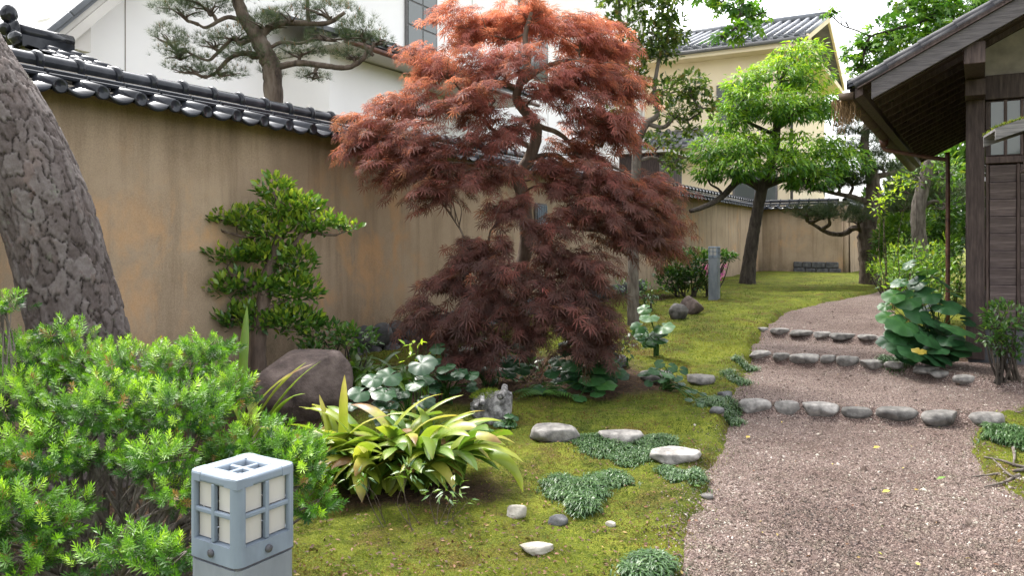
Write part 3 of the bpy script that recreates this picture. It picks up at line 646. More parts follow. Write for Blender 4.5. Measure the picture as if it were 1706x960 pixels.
# dry straw hanging from the gutter's front half
st = MB()
for i in range(170):
    t = rng.random(); y = yn + .05 + .9 * t ** 1.6; x = xe - .17 + .04 * rng.normal(); L = (.24 * (1 - t) + .10) * rng.uniform(.25, 1.15)
    tube(st, spline([[x, y, ze - .08], [x + .02 * rng.normal(), y + .03 * rng.normal(), ze - .08 - L * .5], [x + .04 * rng.normal(), y + .05 * rng.normal(), ze - .08 - L]], 3), [.0055, .002], 3, rng.random(), False)
so = thing('straw_bundle', 'tuft of dry brown straw hanging under the near end of the gutter', 'straw', (*HC, 0), HA); kind(st.build('strands', M['straw'], so), 'stuff')
# little roofed wooden lantern hanging at the frame's right edge
LA = W(1748, 226, 6.3); lt = thing('hanging_lantern', 'small wooden hanging lantern with mossy pitched roof before the window', 'lantern', (LA[0], LA[1], LA[2]), math.radians(-22))
for s in (1, -1):
    for i in range(4):
        V = np.array([[s * x, y, z + t] for (x, z) in ((0.005, .17), (.42, .03)) for y in (-.24 + i * .12, -.125 + i * .12) for t in (0, .02)]); MB().add(V, BOXF, rng.random()).build('roof_board', M['wood_grey'], lt, False)
    for y in (-.262, .242):
        V = np.array([[s * x, yy, z + t] for (x, z) in ((0.005, .17), (.42, .03)) for yy in (y, y + .02) for t in (-.075, .024)]); MB().add(V, BOXF).build('gable_board', M['wood_grey'], lt, False)
    mo = MB(); n_ = 500; P_ = np.stack([s * rng.uniform(.0, .43, n_), rng.uniform(-.26, .26, n_), np.zeros(n_)], 1); P_[:, 2] = .193 - abs(P_[:, 0]) * .337
    ed = rng.random(n_) < .5; P_[ed, 1] = np.where(rng.random(ed.sum()) < .8, -.262, .262)
    R = basis(rdir(n_) * .6 + np.array([0, 0, .9]), rdir(n_)); mo.inst((np.array([[-.006, 0, 0], [.006, 0, 0], [0, .03, 0]]), np.array([[0, 1, 2]])), P_, R, rng.uniform(.5, 1.2, n_), rng.random(n_)); kind(mo.build('moss_fringe', M['moss_blade'], lt), 'stuff')
for sx in (-.15, .13):
    for sy in (-.15, .13): link('corner_post', bevel_box_mesh('corner_post', (sx, sy, -.26), (sx + .02, sy + .02, .10), M['wood'], .003, 1), lt)
for sx, sy, ex, ey in ((-.13, -.14, .13, -.135), (-.13, .135, .13, .14), (-.14, -.13, -.135, .13), (.135, -.13, .14, .13)): link('paper_panel', bevel_box_mesh('paper_panel', (sx, sy, -.22), (ex, ey, .06), M['wood'], .001, 1), lt)
link('base_board', bevel_box_mesh('base_board', (-.17, -.17, -.285), (.17, .17, -.262), M['wood'], .004, 1), lt)
link('hanger', tube(MB(), [[0, 0, .18], [0, 0, 1.75]], .008, 6).mesh('hanger', M['bolt']), lt)
# ------------------------------------------------------------------ foliage helpers
def lobed(nl=7, span=2.0, wd=.085):
    V, Fa = [], []
    for i, a in enumerate(np.linspace(-span, span, nl)):
        L = 1 - .45 * (abs(a) / span) ** 1.5; d = np.array([math.sin(a), math.cos(a), 0]); p = np.array([math.cos(a), -math.sin(a), 0]); k = len(V)
        V += [d * .03, d * L * .5 + p * wd - [0, 0, .04], d * L - np.array([0, 0, .22 * L]), d * L * .5 - p * wd - [0, 0, .04]]; Fa.append([k, k + 1, k + 2, k + 3])
    return np.array(V), np.array(Fa)
MAPLES = [lobed(7, 1.6, .048), lobed(5, 1.25, .05), lobed(9, 1.9, .036)]; GMAPLE = lobed(5, 1.5, .17)
BLADE = (np.array([[0, 0, 0], [-.24, .4, .07], [0, .45, 0], [.24, .4, .07], [0, 1, -.06], [-.13, .78, .03], [.13, .78, .03]]), np.array([[0, 2, 1], [0, 3, 2], [1, 2, 5], [2, 3, 6], [5, 2, 4], [2, 6, 4]]))
LANCE = (np.array([[0, 0, 0], [-.13, .4, .03], [0, .45, -.01], [.13, .4, .03], [0, 1, -.16]]), np.array([[0, 2, 1], [0, 3, 2], [1, 2, 4], [2, 3, 4]]))
NEEDLE = (np.array([[-.016, 0, 0], [.016, 0, 0], [0, 1, 0]]), np.array([[0, 1, 2]]))
def tuft(n, spread, wd, seed, quad=False):
    r = np.random.default_rng(seed); V, Fa = [], []
    for i in range(n):
        d = norm(np.append(r.normal(size=2) * spread, 1.0)[[0, 2, 1]]); s = norm(np.cross(d, r.normal(size=3))); k = len(V); L = r.uniform(.7, 1)
        V += [s * wd * .6, -s * wd * .6, d * L]; Fa.append([k, k + 1, k + 2])
    return np.array(V), np.array(Fa)
PTUFT = [tuft(18, .75, .018, s) for s in range(4)]
def yewsprig(seed):
    r = np.random.default_rng(seed); V, Fa = [], []; n = 34
    for i in range(n):
        t = (i / n) ** .9; a = i * 2.4 + r.normal() * .3; fw = .35 + 1.3 * t ** 2; d = norm(np.array([math.cos(a), fw, math.sin(a)])); b = np.array([0, t * .78, 0])
        s = norm(np.cross(d, [0, 1, .01])); L = .40 - .1 * t + .05 * r.normal(); k = len(V); wd = .030
        V += [b - s * wd * .5, b + d * L * .55 - s * wd, b + d * L, b + d * L * .55 + s * wd]; Fa.append([k, k + 1, k + 2, k + 3])
    return np.array(V), np.array(Fa)
YEW = [yewsprig(s) for s in range(4)]
def pads_px(lst, Y0): return [(W(p[0], p[1], p[4] if len(p) > 4 else Y0), p[2] / F * (p[4] if len(p) > 4 else Y0), p[3] / F * (p[4] if len(p) > 4 else Y0), (p[5] if len(p) > 5 else None)) for p in lst]
def scatter(pad, n, freq=3.5, thr=.42, shell=.5, bot=.7, seed=0):
    c, rx, rz, ry = pad; ry = ry or min(rx, 1.2 * rz + .1)
    u = rdir(int(n * 2.2)); rr = rng.uniform(shell ** 3, 1.0, len(u)) ** (1 / 3.)
    u[:, 2] = np.where(u[:, 2] < 0, u[:, 2] * bot, u[:, 2]); q = u * rr[:, None]
    P = c + q * np.array([rx, ry, rz]) + rng.normal(size=q.shape) * .03 * rx
    k = vnoise(P * freq / max(rx, .1) * .55 + seed, 3) > thr
    return P[k][:n], u[k][:n], q[k][:n]
def nearest(pts, c): 
    P = np.asarray(pts); d = np.linalg.norm(P - c, axis=1) + 1.2 * np.maximum(P[:, 2] - c[2], 0); return P[np.argmin(d)]
def limbs_to(mb, skel, pads, r=.02, twigs=6, rt=.006, wig=.08, sag=0.0):
    for (c, rx, rz, ry) in pads:
        a = nearest(skel, c); L = np.linalg.norm(c - a)
        e = c + np.array([0, 0, -.35 * rz]); mids = [a + (e - a) * t + rng.normal(size=3) * wig * L + np.array([0, 0, sag * L * math.sin(t * 3.14)]) for t in (.33, .66)]
        p = spline([a, *mids, e], 4); tube(mb, p, [r, r * .5], 6, rng.random(), True, .15)
        for _ in range(twigs):
            s = p[rng.integers(len(p) // 2, len(p))]; t = c + rdir(1)[0] * np.array([rx, ry or min(rx, 1.2 * rz + .1), rz * .6]) * rng.uniform(.5, .9)
            m = (s + t) / 2 + rng.normal(size=3) * .07 * np.linalg.norm(t - s) + np.array([0, 0, .05 * np.linalg.norm(t - s)]); tube(mb, spline([s, m, t], 4), [rt * 1.6, rt * .5], 4, rng.random(), False)
def pxlimb(mb, pts, Y, r, seg=8, k=6, rough=.12):
    P = spline([W(p[0], p[1], (p[2] if len(p) > 2 else Y)) for p in pts], k); tube(mb, P, r, seg, rng.random(), True, rough); return P
def tree(name, label, cat, base, trunk_mb, crown_mb, tm, cm, group=None, extra=()):
    o = thing(name, label, cat, base, 0, group); local(trunk_mb, o).build('trunk', tm, o)
    if crown_mb.n: kind(local(crown_mb, o).build('crown', cm, o), 'stuff')
    for nm, mb, m in extra: kind(local(mb, o).build(nm, m, o), 'stuff')
    return o

# ------------------------------------------------------------------ big leaning pine, left edge
def worley(u, v, pu, s=0):
    iu, iv = np.floor(u).astype(np.int64), np.floor(v).astype(np.int64); f1 = np.full(u.shape, 9.); f2 = np.full(u.shape, 9.); cid = np.zeros(u.shape)
    for dx in (-1, 0, 1):
        for dy in (-1, 0, 1):
            a = iu + dx; b_ = iv + dy; am = np.mod(a, pu); z = np.zeros_like(a)
            cx = a + .1 + .8 * hash3(am, b_, z, s); cy = b_ + .1 + .8 * hash3(am, b_, z, s + 1); h = hash3(am, b_, z, s + 2)
            d = np.sqrt((u - cx) ** 2 + (v - cy) ** 2); m = d < f1
            f2 = np.where(m, f1, np.minimum(f2, d)); cid = np.where(m, h, cid); f1 = np.where(m, d, f1)
    return f1, f2, cid
bp = GY(165, 4.75)
axis = spline([bp + [0, 0, -.1], W(166, 700, 4.74), W(150, 620, 4.72), W(130, 545, 4.7), W(84, 375, 4.72), W(24, 230, 4.75), W(-52, 100, 4.8), W(-120, -10, 4.85), W(-220, -180, 4.9), W(-330, -420, 5.0), W(-380, -700, 5.1)], 60)
n, sg = len(axis), 230; tt = np.linspace(0, 1, n); rad = np.interp(tt, [0, .12, .3, .55, 1], [.31, .272, .252, .232, .16])
Tn = norm(np.gradient(axis, axis=0)); X_ = norm(np.cross(Tn, np.array([0, 1, 0]))); Y_ = np.cross(Tn, X_); al = np.linspace(0, 2 * np.pi, sg, endpoint=False)
arc = np.concatenate([[0], np.cumsum(np.linalg.norm(np.diff(axis, axis=0), axis=1))])
U = al[None] / (2 * np.pi) * 24 + 0 * arc[:, None]; Vv = arc[:, None] / .15 + 0 * al[None]
pp = np.stack([np.cos(al)[None] * 3 + 0 * arc[:, None], np.sin(al)[None] * 3 + 0 * arc[:, None], arc[:, None] * 6 + 0 * al[None]], -1)
wx = (fbm(pp, 3, 4) - .5) * 1.6; wy = (fbm(pp, 3, 8) - .5) * 1.4; wx2 = (fbm(pp * 4, 3, 14) - .5) * .55
f1, f2, cid = worley(U + wx + wx2, Vv + wy + wx2 * .8, 24); g1, g2, cid2 = worley((U + wx + wx2) * 2.0, Vv * 2.3 + wy + wx2, 48, 20)
crk = sstep(0, 1, (f2 - f1) / (.03 + .13 * fbm(pp * 1.5, 3, 71))); crk2 = sstep(.0, .06, g2 - g1)
disp = -.017 * (1 - crk) - .003 * (1 - crk2) + .010 * cid + .005 * cid2 + .02 * (fbm(pp * .5, 2, 31) - .5) + .011 * (fbm(pp * np.array([5, 5, 1.6]), 4, 33) - .5) + .007 * np.round(3 * fbm(pp * np.array([1.8, 1.8, .9]), 4, 37)) / 3
R_ = rad[:, None] + disp
P_ = axis[:, None] + R_[..., None] * (np.cos(al)[None, :, None] * X_[:, None] + np.sin(al)[None, :, None] * Y_[:, None])
i, j = np.meshgrid(np.arange(n - 1), np.arange(sg), indexing='ij'); j2 = (j + 1) % sg
tm = MB(); tm.add(P_.reshape(-1, 3), np.stack([i * sg + j, i * sg + j2, (i + 1) * sg + j2, (i + 1) * sg + j], -1).reshape(-1, 4), (cid * .75 + cid2 * .25).ravel(), np.clip((1 - crk) * .85 + (1 - crk2) * .25, 0, 1).ravel())
pads = [(axis[-1] + np.array(v), 1.1, .35, 1.0) for v in ((0, 0, .3), (-1.6, .3, -.1), (-1.2, -1.0, .2), (-.6, .9, .5))]
lb = MB(); limbs_to(lb, axis[-80:], pads, .06, 6, .012); cr = MB()
for i, pd in enumerate(pads):
    P, u, q = scatter(pd, 420, thr=.4); cr.inst(PTUFT[i % 4], P, basis(u * .5 + np.array([0, 0, .8]), rdir(len(P))), np.full(len(P), .13), rng.random(len(P)))
o = tree('pine_tree', 'massive leaning pine trunk with cracked grey bark plates at left edge', 'tree', bp, tm, cr, M['pine_plates'], M['needle']); local(lb, o).build('limb', M['bark'], o)

# ------------------------------------------------------------------ pine behind the wall
def pine(name, label, base, trunk_pts, Y, r, pads, limbs, ntuft, size, skip=0, buds=0, bark='bark', flat=.5, wig=.1, twigs=7):
    tb, cr, bd = MB(), MB(), MB(); sk = [pxlimb(tb, trunk_pts, Y, r, 10, 8, .2)]
    for L in limbs: sk.append(pxlimb(tb, L[0], Y, L[1], 7, 6, .25))
    sk = np.concatenate(sk)[skip:]; limbs_to(tb, sk, pads, .022 * Y / 8, twigs, .008 * Y / 8, wig, .03)
    for i, pd in enumerate(pads):
        a = pd[1] * pd[2] / (.3 * .12); P, u, q = scatter(pd, int(ntuft * a), 4, .40, .3, flat)
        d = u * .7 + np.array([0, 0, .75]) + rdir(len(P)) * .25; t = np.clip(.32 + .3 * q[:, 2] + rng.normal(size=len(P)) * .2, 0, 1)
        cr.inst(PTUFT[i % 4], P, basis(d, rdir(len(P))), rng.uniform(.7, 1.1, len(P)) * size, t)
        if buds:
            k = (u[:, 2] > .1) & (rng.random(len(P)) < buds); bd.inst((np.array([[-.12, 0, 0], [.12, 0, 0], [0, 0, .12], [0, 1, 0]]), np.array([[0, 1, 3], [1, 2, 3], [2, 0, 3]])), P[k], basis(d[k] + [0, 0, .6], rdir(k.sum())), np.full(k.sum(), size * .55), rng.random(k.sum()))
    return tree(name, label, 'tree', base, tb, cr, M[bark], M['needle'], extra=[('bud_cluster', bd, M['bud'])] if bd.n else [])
Yp = 8.6
pp_ = pads_px([(300, 15, 50, 24), (345, 5, 55, 25), (280, 62, 32, 22), (300, 92, 48, 20), (350, 70, 40, 18), (395, 62, 45, 18), (440, 40, 45, 25), (485, 30, 45, 22), (545, 20, 60, 24), (600, 50, 45, 22), (635, 68, 24, 14), (560, 62, 60, 18), (420, 92, 60, 17), (500, 85, 50, 16), (310, 115, 50, 14), (370, 122, 45, 16), (520, 128, 30, 12), (585, 90, 35, 12), (410, -20, 80, 30), (520, -25, 90, 25), (330, -25, 60, 25), (455, 118, 22, 18)], Yp)
pine('pine_tree', 'cloud pruned pine rising behind the tiled wall, brown buds among needles', np.array([W(458, 400, Yp)[0], Yp, .3]),
     [(452, 575), (456, 300), (455, 160), (453, 115), (445, 95), (425, 55), (405, 25), (390, -20), (380, -60)], Yp, [.13, .105, .10, .07, .05], pp_,
     [([(460, 112), (500, 105), (545, 110), (580, 112), (605, 98), (612, 85), (622, 92)], [.04, .018]), ([(430, 62), (460, 40), (500, 38), (545, 38), (575, 20)], [.045, .02]), ([(447, 98), (415, 88), (385, 95), (360, 120), (345, 128)], [.035, .014]), ([(428, 60), (400, 72), (390, 62), (360, 90), (345, 100), (310, 85)], [.03, .012]), ([(440, 85), (470, 70), (500, 72), (530, 60)], [.025, .012]), ([(415, 40), (380, 28), (345, 45), (330, 40)], [.03, .012])], 190, .095, 20, .10)

# ------------------------------------------------------------------ red lace-leaf maple
Ym = 7.8
mp = [(800, 45, 80, 42, 7.9), (880, 32, 80, 42, 7.9), (965, 60, 80, 46, 7.9), (1000, 92, 54, 48, 8.1), (740, 110, 66, 44, 7.7), (840, 112, 88, 44, 7.5), (950, 128, 86, 44, 7.7), (1018, 150, 46, 46, 8.0), (690, 178, 72, 40, 7.5), (790, 178, 86, 40, 7.3), (985, 200, 84, 46, 7.7), (1008, 215, 42, 40, 7.9),
      (640, 220, 60, 34, 7.3), (725, 246, 80, 38, 7.2), (820, 238, 62, 34, 7.3), (950, 250, 60, 34, 7.8), (680, 285, 62, 28, 7.15), (765, 292, 76, 34, 7.1), (735, 328, 42, 20, 7.1), (830, 295, 50, 30, 7.3), (612, 240, 34, 22, 7.25),
      (985, 300, 84, 38, 7.4), (1055, 312, 56, 34, 7.6), (1035, 348, 98, 38, 7.2), (955, 352, 54, 34, 7.3), (1085, 368, 50, 42, 7.6), (1045, 398, 86, 36, 7.3), (1085, 408, 40, 30, 7.7), (925, 310, 40, 26, 7.5),
      (808, 418, 72, 38, 7.2), (762, 466, 44, 44, 7.05), (842, 466, 62, 44, 7.0), (782, 548, 60, 36, 6.85), (742, 560, 34, 28, 6.9), (820, 515, 66, 34, 6.9), (840, 575, 40, 22, 6.9),
      (925, 425, 56, 34, 7.2), (965, 448, 56, 42, 7.1), (920, 495, 66, 38, 6.9), (968, 498, 48, 44, 7.1), (960, 538, 74, 34, 6.8), (978, 548, 34, 40, 7.2), (885, 545, 46, 34, 6.95), (960, 575, 40, 24, 6.9), (850, 345, 50, 24, 7.2), (905, 285, 34, 20, 7.6), (900, 380, 44, 22, 7.2), (780, 590, 40, 18, 6.85), (860, 210, 44, 24, 7.5), (905, 150, 50, 30, 7.6), (715, 520, 26, 34, 6.95)]
pads = pads_px(mp, Ym); tb, cr = MB(), MB()
sk = [pxlimb(tb, [(888, 655), (880, 600), (870, 540), (866, 470), (877, 400), (872, 330), (862, 295), (880, 268), (893, 230), (890, 205), (875, 185), (861, 165), (866, 140), (880, 100), (875, 60), (885, 20)], Ym, [.10, .078, .07, .066, .06, .05, .035, .02], 10, 8, .14)]
for L, r in (([(866, 150), (835, 138), (805, 145), (780, 165), (750, 190, 7.5)], [.034, .014]), ([(892, 208), (930, 222), (955, 245), (985, 290, 7.5)], [.03, .012]), ([(885, 262), (925, 258), (950, 275), (972, 262), (1000, 270), (1050, 290, 7.6)], [.03, .012]), ([(877, 395), (905, 380), (940, 378), (1000, 385, 7.3), (1060, 390, 7.4)], [.035, .012]),
             ([(885, 245), (850, 228), (820, 215), (808, 195), (825, 165)], [.03, .012]), ([(868, 300), (835, 290), (800, 275, 7.4), (740, 270, 7.2)], [.025, .01]), ([(868, 480), (830, 450, 7.5), (800, 440, 7.2), (765, 470, 7.0)], [.03, .012]), ([(868, 500), (900, 470, 7.5), (950, 460, 7.2), (1000, 480, 7.1)], [.03, .012]), ([(872, 560), (840, 530, 7.2), (800, 540, 6.9)], [.025, .01]), ([(872, 560), (910, 530, 7.2), (960, 530, 6.9)], [.025, .01]), ([(868, 140), (910, 110), (960, 100), (1010, 110, 8)], [.03, .01])):
    sk.append(pxlimb(tb, L, Ym, r, 7, 6, .2))
sk = np.concatenate(sk); limbs_to(tb, sk, pads, .012, 9, .004, .09, .06)
LP, LD, LT = [], [], []
for i, pd in enumerate(pads):
    c, rx, rz, ry = pd; ry = ry or min(rx, 1.2 * rz + .1); ns = int(390 * rx * rz) + 6
    for _ in range(ns):
        o_ = c - np.array([.12, 7.75, c[2]]); az = math.atan2(o_[1], o_[0]) + rng.normal() * .75; h = np.array([math.cos(az), math.sin(az), 0])
        s0 = c + np.array([rng.uniform(-.85, .75) * rx, rng.uniform(-.9, .9) * ry, rng.uniform(-.6, 1.0) * rz]) * rng.uniform(.4, 1.05); L = rng.uniform(.15, .36); n_ = int(L / .026)
        t_ = np.linspace(0, 1, n_)[:, None]; dr = rng.uniform(.25, .75); C = s0 + h * L * t_ + np.array([0, 0, 1.]) * (rng.uniform(0, .25) * t_ - dr * t_ ** 2) * L
        tg = h + np.array([0, 0, -1.]) * (2 * dr * t_ - .1)
        if _ % 3 == 0: tube(tb, C[::2], [.004, .0015], 3, .4, False)
        for k_ in range(2):
            sd_ = np.array([-h[1], h[0], 0]) * (k_ * 2 - 1); LP.append(C + rng.normal(size=C.shape) * .014 + sd_ * .015); LD.append(tg + sd_ * rng.uniform(.25, .8) + np.array([0, 0, -.25]) + rng.normal(size=C.shape) * .22); LT.append(np.full(n_, rng.normal() * .10))
P, d, lt_ = np.concatenate(LP), np.concatenate(LD), np.concatenate(LT)
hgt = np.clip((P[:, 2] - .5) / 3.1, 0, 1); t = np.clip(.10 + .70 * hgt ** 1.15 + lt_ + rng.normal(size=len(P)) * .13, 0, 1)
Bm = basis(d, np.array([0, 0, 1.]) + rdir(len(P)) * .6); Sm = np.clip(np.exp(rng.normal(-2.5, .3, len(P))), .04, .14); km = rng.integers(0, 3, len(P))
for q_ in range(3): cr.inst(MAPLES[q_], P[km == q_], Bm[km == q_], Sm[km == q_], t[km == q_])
mb_ = GY(886, Ym)
tree('maple_tree', 'red lace-leaf maple with weeping layers in the middle of the garden', 'tree', mb_, tb, cr, M['bark_maple'], M['leaf_maple'])

# ------------------------------------------------------------------ broadleaf tree behind the maple
Yb = 10.2; tb, cr = MB(), MB()
sk = [pxlimb(tb, [(1056, 590), (1055, 520), (1055, 440), (1058, 350), (1060, 280), (1062, 235)], Yb, [.085, .075, .065, .06], 10, 7, .12)]
for L, r in (([(1062, 236), (1050, 210), (1052, 170), (1045, 120), (1035, 60), (1030, -20)], [.055, .02]), ([(1062, 236), (1078, 205), (1095, 190), (1090, 150), (1100, 90), (1120, 30)], [.05, .015]), ([(1075, 205), (1105, 212), (1125, 195), (1145, 200), (1170, 185)], [.035, .012]), ([(1062, 268), (1090, 262), (1110, 275), (1135, 262)], [.025, .01]), ([(1050, 80), (1075, 55), (1100, 60)], [.025, .01])): sk.append(pxlimb(tb, L, Yb, r, 7, 6, .15))
sk = np.concatenate(sk)[8:]
pads = pads_px([(1110, 150, 42, 22), (1150, 140, 36, 24), (1170, 175, 26, 26), (1120, 185, 35, 18), (1085, 65, 44, 28), (1045, 40, 36, 30), (1120, 50, 30, 30), (1095, 20, 40, 26), (1060, 90, 30, 22), (1125, 270, 26, 20), (1100, 235, 30, 16), (1035, 190, 24, 20), (1110, 85, 30, 20), (1150, 215, 20, 14), (1030, -10, 50, 25), (1110, -20, 60, 25), (1060, 130, 24, 20)], Yb)
limbs_to(tb, sk, pads, .014, 7, .005, .1)
for pd in pads:
    P, u, q = scatter(pd, int(5000 * pd[1] * pd[2]), 5, .42, .1, .9); d = u * .6 + rdir(len(P)) * .8 + np.array([0, 0, .1]); cr.inst(BLADE, P, basis(d, np.array([0, 0, 1.]) + rdir(len(P)) * .5), rng.uniform(.06, .11, len(P)), np.clip(rng.normal(.42, .25, len(P)), 0, 1))
tree('broadleaf_tree', 'slender grey forked tree with sparse olive leaves behind the red maple', 'tree', GY(1056, Yb), tb, cr, M['bark_grey'], M['leaf_broad'])

# ------------------------------------------------------------------ bright green pruned tree
Yg = 18.6; tb, cr = MB(), MB()
sk = [pxlimb(tb, [(1245, 485), (1246, 462), (1250, 425), (1256, 385), (1264, 340), (1274, 300), (1290, 250), (1294, 205), (1296, 160), (1310, 110)], Yg, [.23, .165, .14, .13, .11, .08, .04], 12, 7, .12)]
for L, r in (([(1268, 315), (1235, 300), (1200, 330, 18), (1172, 345, 17.6), (1150, 352, 17.4)], [.09, .05]), ([(1270, 310), (1310, 298), (1350, 300), (1400, 285)], [.1, .03]), ([(1270, 310), (1235, 292), (1210, 285), (1190, 270)], [.1, .03]), ([(1293, 215), (1325, 195), (1355, 185)], [.06, .02]), ([(1292, 225), (1250, 205), (1230, 190)], [.06, .02])): sk.append(pxlimb(tb, L, Yg, r, 7, 6, .15))
sk = np.concatenate(sk)[20:]
pads = pads_px([(1330, 95, 46, 28, 18.6, .8), (1295, 125, 50, 26, 18.4, .8), (1345, 128, 42, 24, 18.4, .8), (1240, 140, 32, 28, 18.4, .7), (1240, 170, 40, 26, 18.2, .8), (1290, 175, 46, 30, 18, .8), (1350, 170, 46, 28, 18.2, .8), (1380, 180, 30, 24, 18.6, .7), (1320, 185, 40, 22, 17.8, .7), (1215, 205, 36, 24, 18.4, .8), (1190, 250, 40, 28, 18.2, .9), (1235, 250, 50, 30, 18, .9), (1230, 280, 50, 24, 17.8, .9), (1330, 245, 56, 26, 18.4, 1), (1300, 275, 50, 24, 17.8, .9), (1370, 272, 56, 28, 18.2, 1), (1415, 272, 36, 26, 18.4, .8), (1350, 298, 46, 22, 18, .9), (1390, 245, 34, 20, 18.6, .8), (1180, 285, 24, 18, 18, .6), (1260, 235, 30, 22, 18.8, .8)], Yg)
limbs_to(tb, sk, pads, .035, 5, .012, .08)
for pd in pads:
    P, u, q = scatter(pd, int(1000 * pd[1] * pd[2] / .25), 7, .51, .2, .85); h = P - pd[0]; h[:, 2] = 0
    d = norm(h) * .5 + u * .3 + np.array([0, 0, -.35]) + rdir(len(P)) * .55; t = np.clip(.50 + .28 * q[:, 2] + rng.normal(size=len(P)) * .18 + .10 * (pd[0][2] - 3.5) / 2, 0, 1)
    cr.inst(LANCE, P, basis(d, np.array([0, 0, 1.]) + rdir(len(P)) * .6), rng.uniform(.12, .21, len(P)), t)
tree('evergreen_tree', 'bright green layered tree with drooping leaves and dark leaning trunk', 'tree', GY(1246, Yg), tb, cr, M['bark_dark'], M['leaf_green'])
sp = MB(); tbs = MB()                                                # yellowish spray on the low left limb
for pd in pads_px([(1190, 322, 24, 12), (1165, 345, 20, 10), (1240, 318, 30, 12)], 17.5):
    P, u, q = scatter(pd, 150, 5, .35, .1, 1); sp.inst(BLADE, P, basis(rdir(len(P)), rdir(len(P))), rng.uniform(.1, .17, len(P)), rng.uniform(.5, 1, len(P)))

# ------------------------------------------------------------------ pines and greenery at the far right
Yr = 18.5
pads = pads_px([(1345, 355, 42, 12, 18.0, .7), (1400, 352, 42, 13, 18.0, .7), (1372, 362, 40, 9, 17.8, .6), (1430, 365, 24, 12, 18, .5), (1355, 315, 40, 10), (1400, 305, 34, 16), (1445, 250, 44, 24), (1420, 300, 32, 20), (1470, 275, 36, 22), (1520, 310, 44, 26, 17), (1500, 345, 34, 20, 17), (1560, 330, 44, 30, 16.5), (1545, 290, 40, 22, 17), (1430, 215, 40, 22)], Yr)
pine('pine_tree', 'twisted pine by the far wall, one long limb reaching left', GY(1448, Yr), [(1449, 480), (1447, 440), (1443, 400), (1447, 370), (1455, 330), (1452, 290), (1440, 250), (1445, 200)], Yr, [.24, .2, .19, .14, .07], pads,
     [([(1438, 382), (1422, 380), (1405, 390), (1380, 388), (1358, 376), (1345, 368)], [.085, .03]), ([(1448, 338), (1420, 328), (1390, 322), (1350, 312)], [.08, .03]), ([(1458, 345), (1490, 350), (1520, 343), (1545, 345, 17)], [.07, .03]), ([(1452, 295), (1480, 290), (1510, 278), (1545, 260, 17)], [.08, .03])], 46, .26, 10, 0, 'bark', .6, .06, 4)
def bushy(name, label, cat, px, Y, pads, n, size, T_, mat, bark='bark_dark', stems=4, tm=.45, base=None, group=None, droop=0.0, r=.012, up=.3):
    b0 = GY(px, Y) if base is None else base; tb, cr = MB(), MB(); pads = pads_px(pads, Y)
    for (c, rx, rz, ry) in pads:
        for _ in range(stems):
            e = c + rdir(1)[0] * np.array([rx, rx, rz]) * .6; g_ = b0 * .4 + c * .6; g_[2] = float(HH(g_[:1], g_[1:2])[0]); m_ = (g_ + e) / 2 + rng.normal(size=3) * .08 * np.linalg.norm(e - g_); tube(tb, spline([g_ + np.append(rng.normal(size=2) * .03, 0), m_, e], 5), [r, r * .3], 5, rng.random(), False)
    for pd in pads:
        P, u, q = scatter(pd, int(n * 3.2 * pd[1] * pd[2] / (.1 * .1)), 5, .36, .25, .9); P = P[P[:, 2] > HH(P[:, 0], P[:, 1]) + .01]; m_ = len(P); u = rdir(m_) * .7 + norm(P - pd[0]) * .8 + np.array([0, 0, up - droop])
        t = np.clip(tm + .25 * (P[:, 2] - pd[0][2]) / max(pd[2], .01) * .7 + rng.normal(size=m_) * .18, 0, 1)
        cr.inst(T_, P, basis(u, np.array([0, 0, 1.]) + rdir(m_) * .6), rng.uniform(.7, 1.2, m_) * size, t)
    o = thing(name, label, cat, b0, 0, group); local(tb, o).build('stem', M[bark], o); kind(local(cr, o).build('foliage', M[mat], o), 'stuff'); return o
bushy('shrub', 'tall leafy green shrub right of the twisted pine', 'shrub', 1500, 17.5, [(1500, 400, 40, 45), (1490, 435, 40, 30), (1515, 370, 34, 30), (1475, 395, 20, 36)], 6, .14, BLADE, 'leaf_far', tm=.5)
bushy('shrub', 'dark green background bush left of the rusty downpipe', 'shrub', 1560, 19, [(1560, 370, 30, 50), (1572, 410, 30, 50), (1545, 400, 26, 40), (1580, 330, 30, 50), (1560, 310, 30, 30)], 6, .14, BLADE, 'leaf_shrub', tm=.5)
bushy('shrub', 'light green low bush under the pale trunk', 'shrub', 1530, 14, [(1530, 445, 46, 26), (1500, 450, 30, 22), (1560, 440, 30, 24), (1545, 420, 34, 18)], 8, .09, BLADE, 'leaf_far', tm=.55)
bushy('shrub', 'yellow green fernlike bush at the far bend of the path', 'shrub', 1478, 15.5, [(1478, 455, 26, 16), (1492, 432, 16, 24), (1462, 445, 16, 12)], 9, .10, LANCE, 'leaf_green', tm=.8)
bushy('hedge', 'distant leafy hedge closing the view behind the pines', 'hedge', 1520, 30, [(1450, 400, 40, 30), (1500, 380, 50, 50), (1560, 370, 50, 60), (1600, 360, 50, 70), (1480, 340, 40, 30), (1560, 290, 60, 50), (1600, 260, 50, 50), (1520, 300, 40, 40)], 2.4, .32, BLADE, 'leaf_far', tm=.35)
bushy('shrub', 'yellow leaved spray beside the twisted pine limb', 'shrub', 1500, 12.5, [(1482, 325, 22, 14), (1462, 345, 12, 16), (1510, 305, 26, 12)], 7, .075, BLADE, 'leaf_green', 'bark', 2, .95, r=.008)
tb, cr = MB(), MB(); sk = [pxlimb(tb, [(1537, 470), (1535, 430), (1531, 390), (1530, 350), (1538, 310), (1545, 280), (1552, 240)], 16, [.17, .15, .14, .12, .08], 9, 6, .15)]
sk += [pxlimb(tb, [(1532, 350), (1555, 335), (1585, 345)], 16, [.05, .02], 6)]
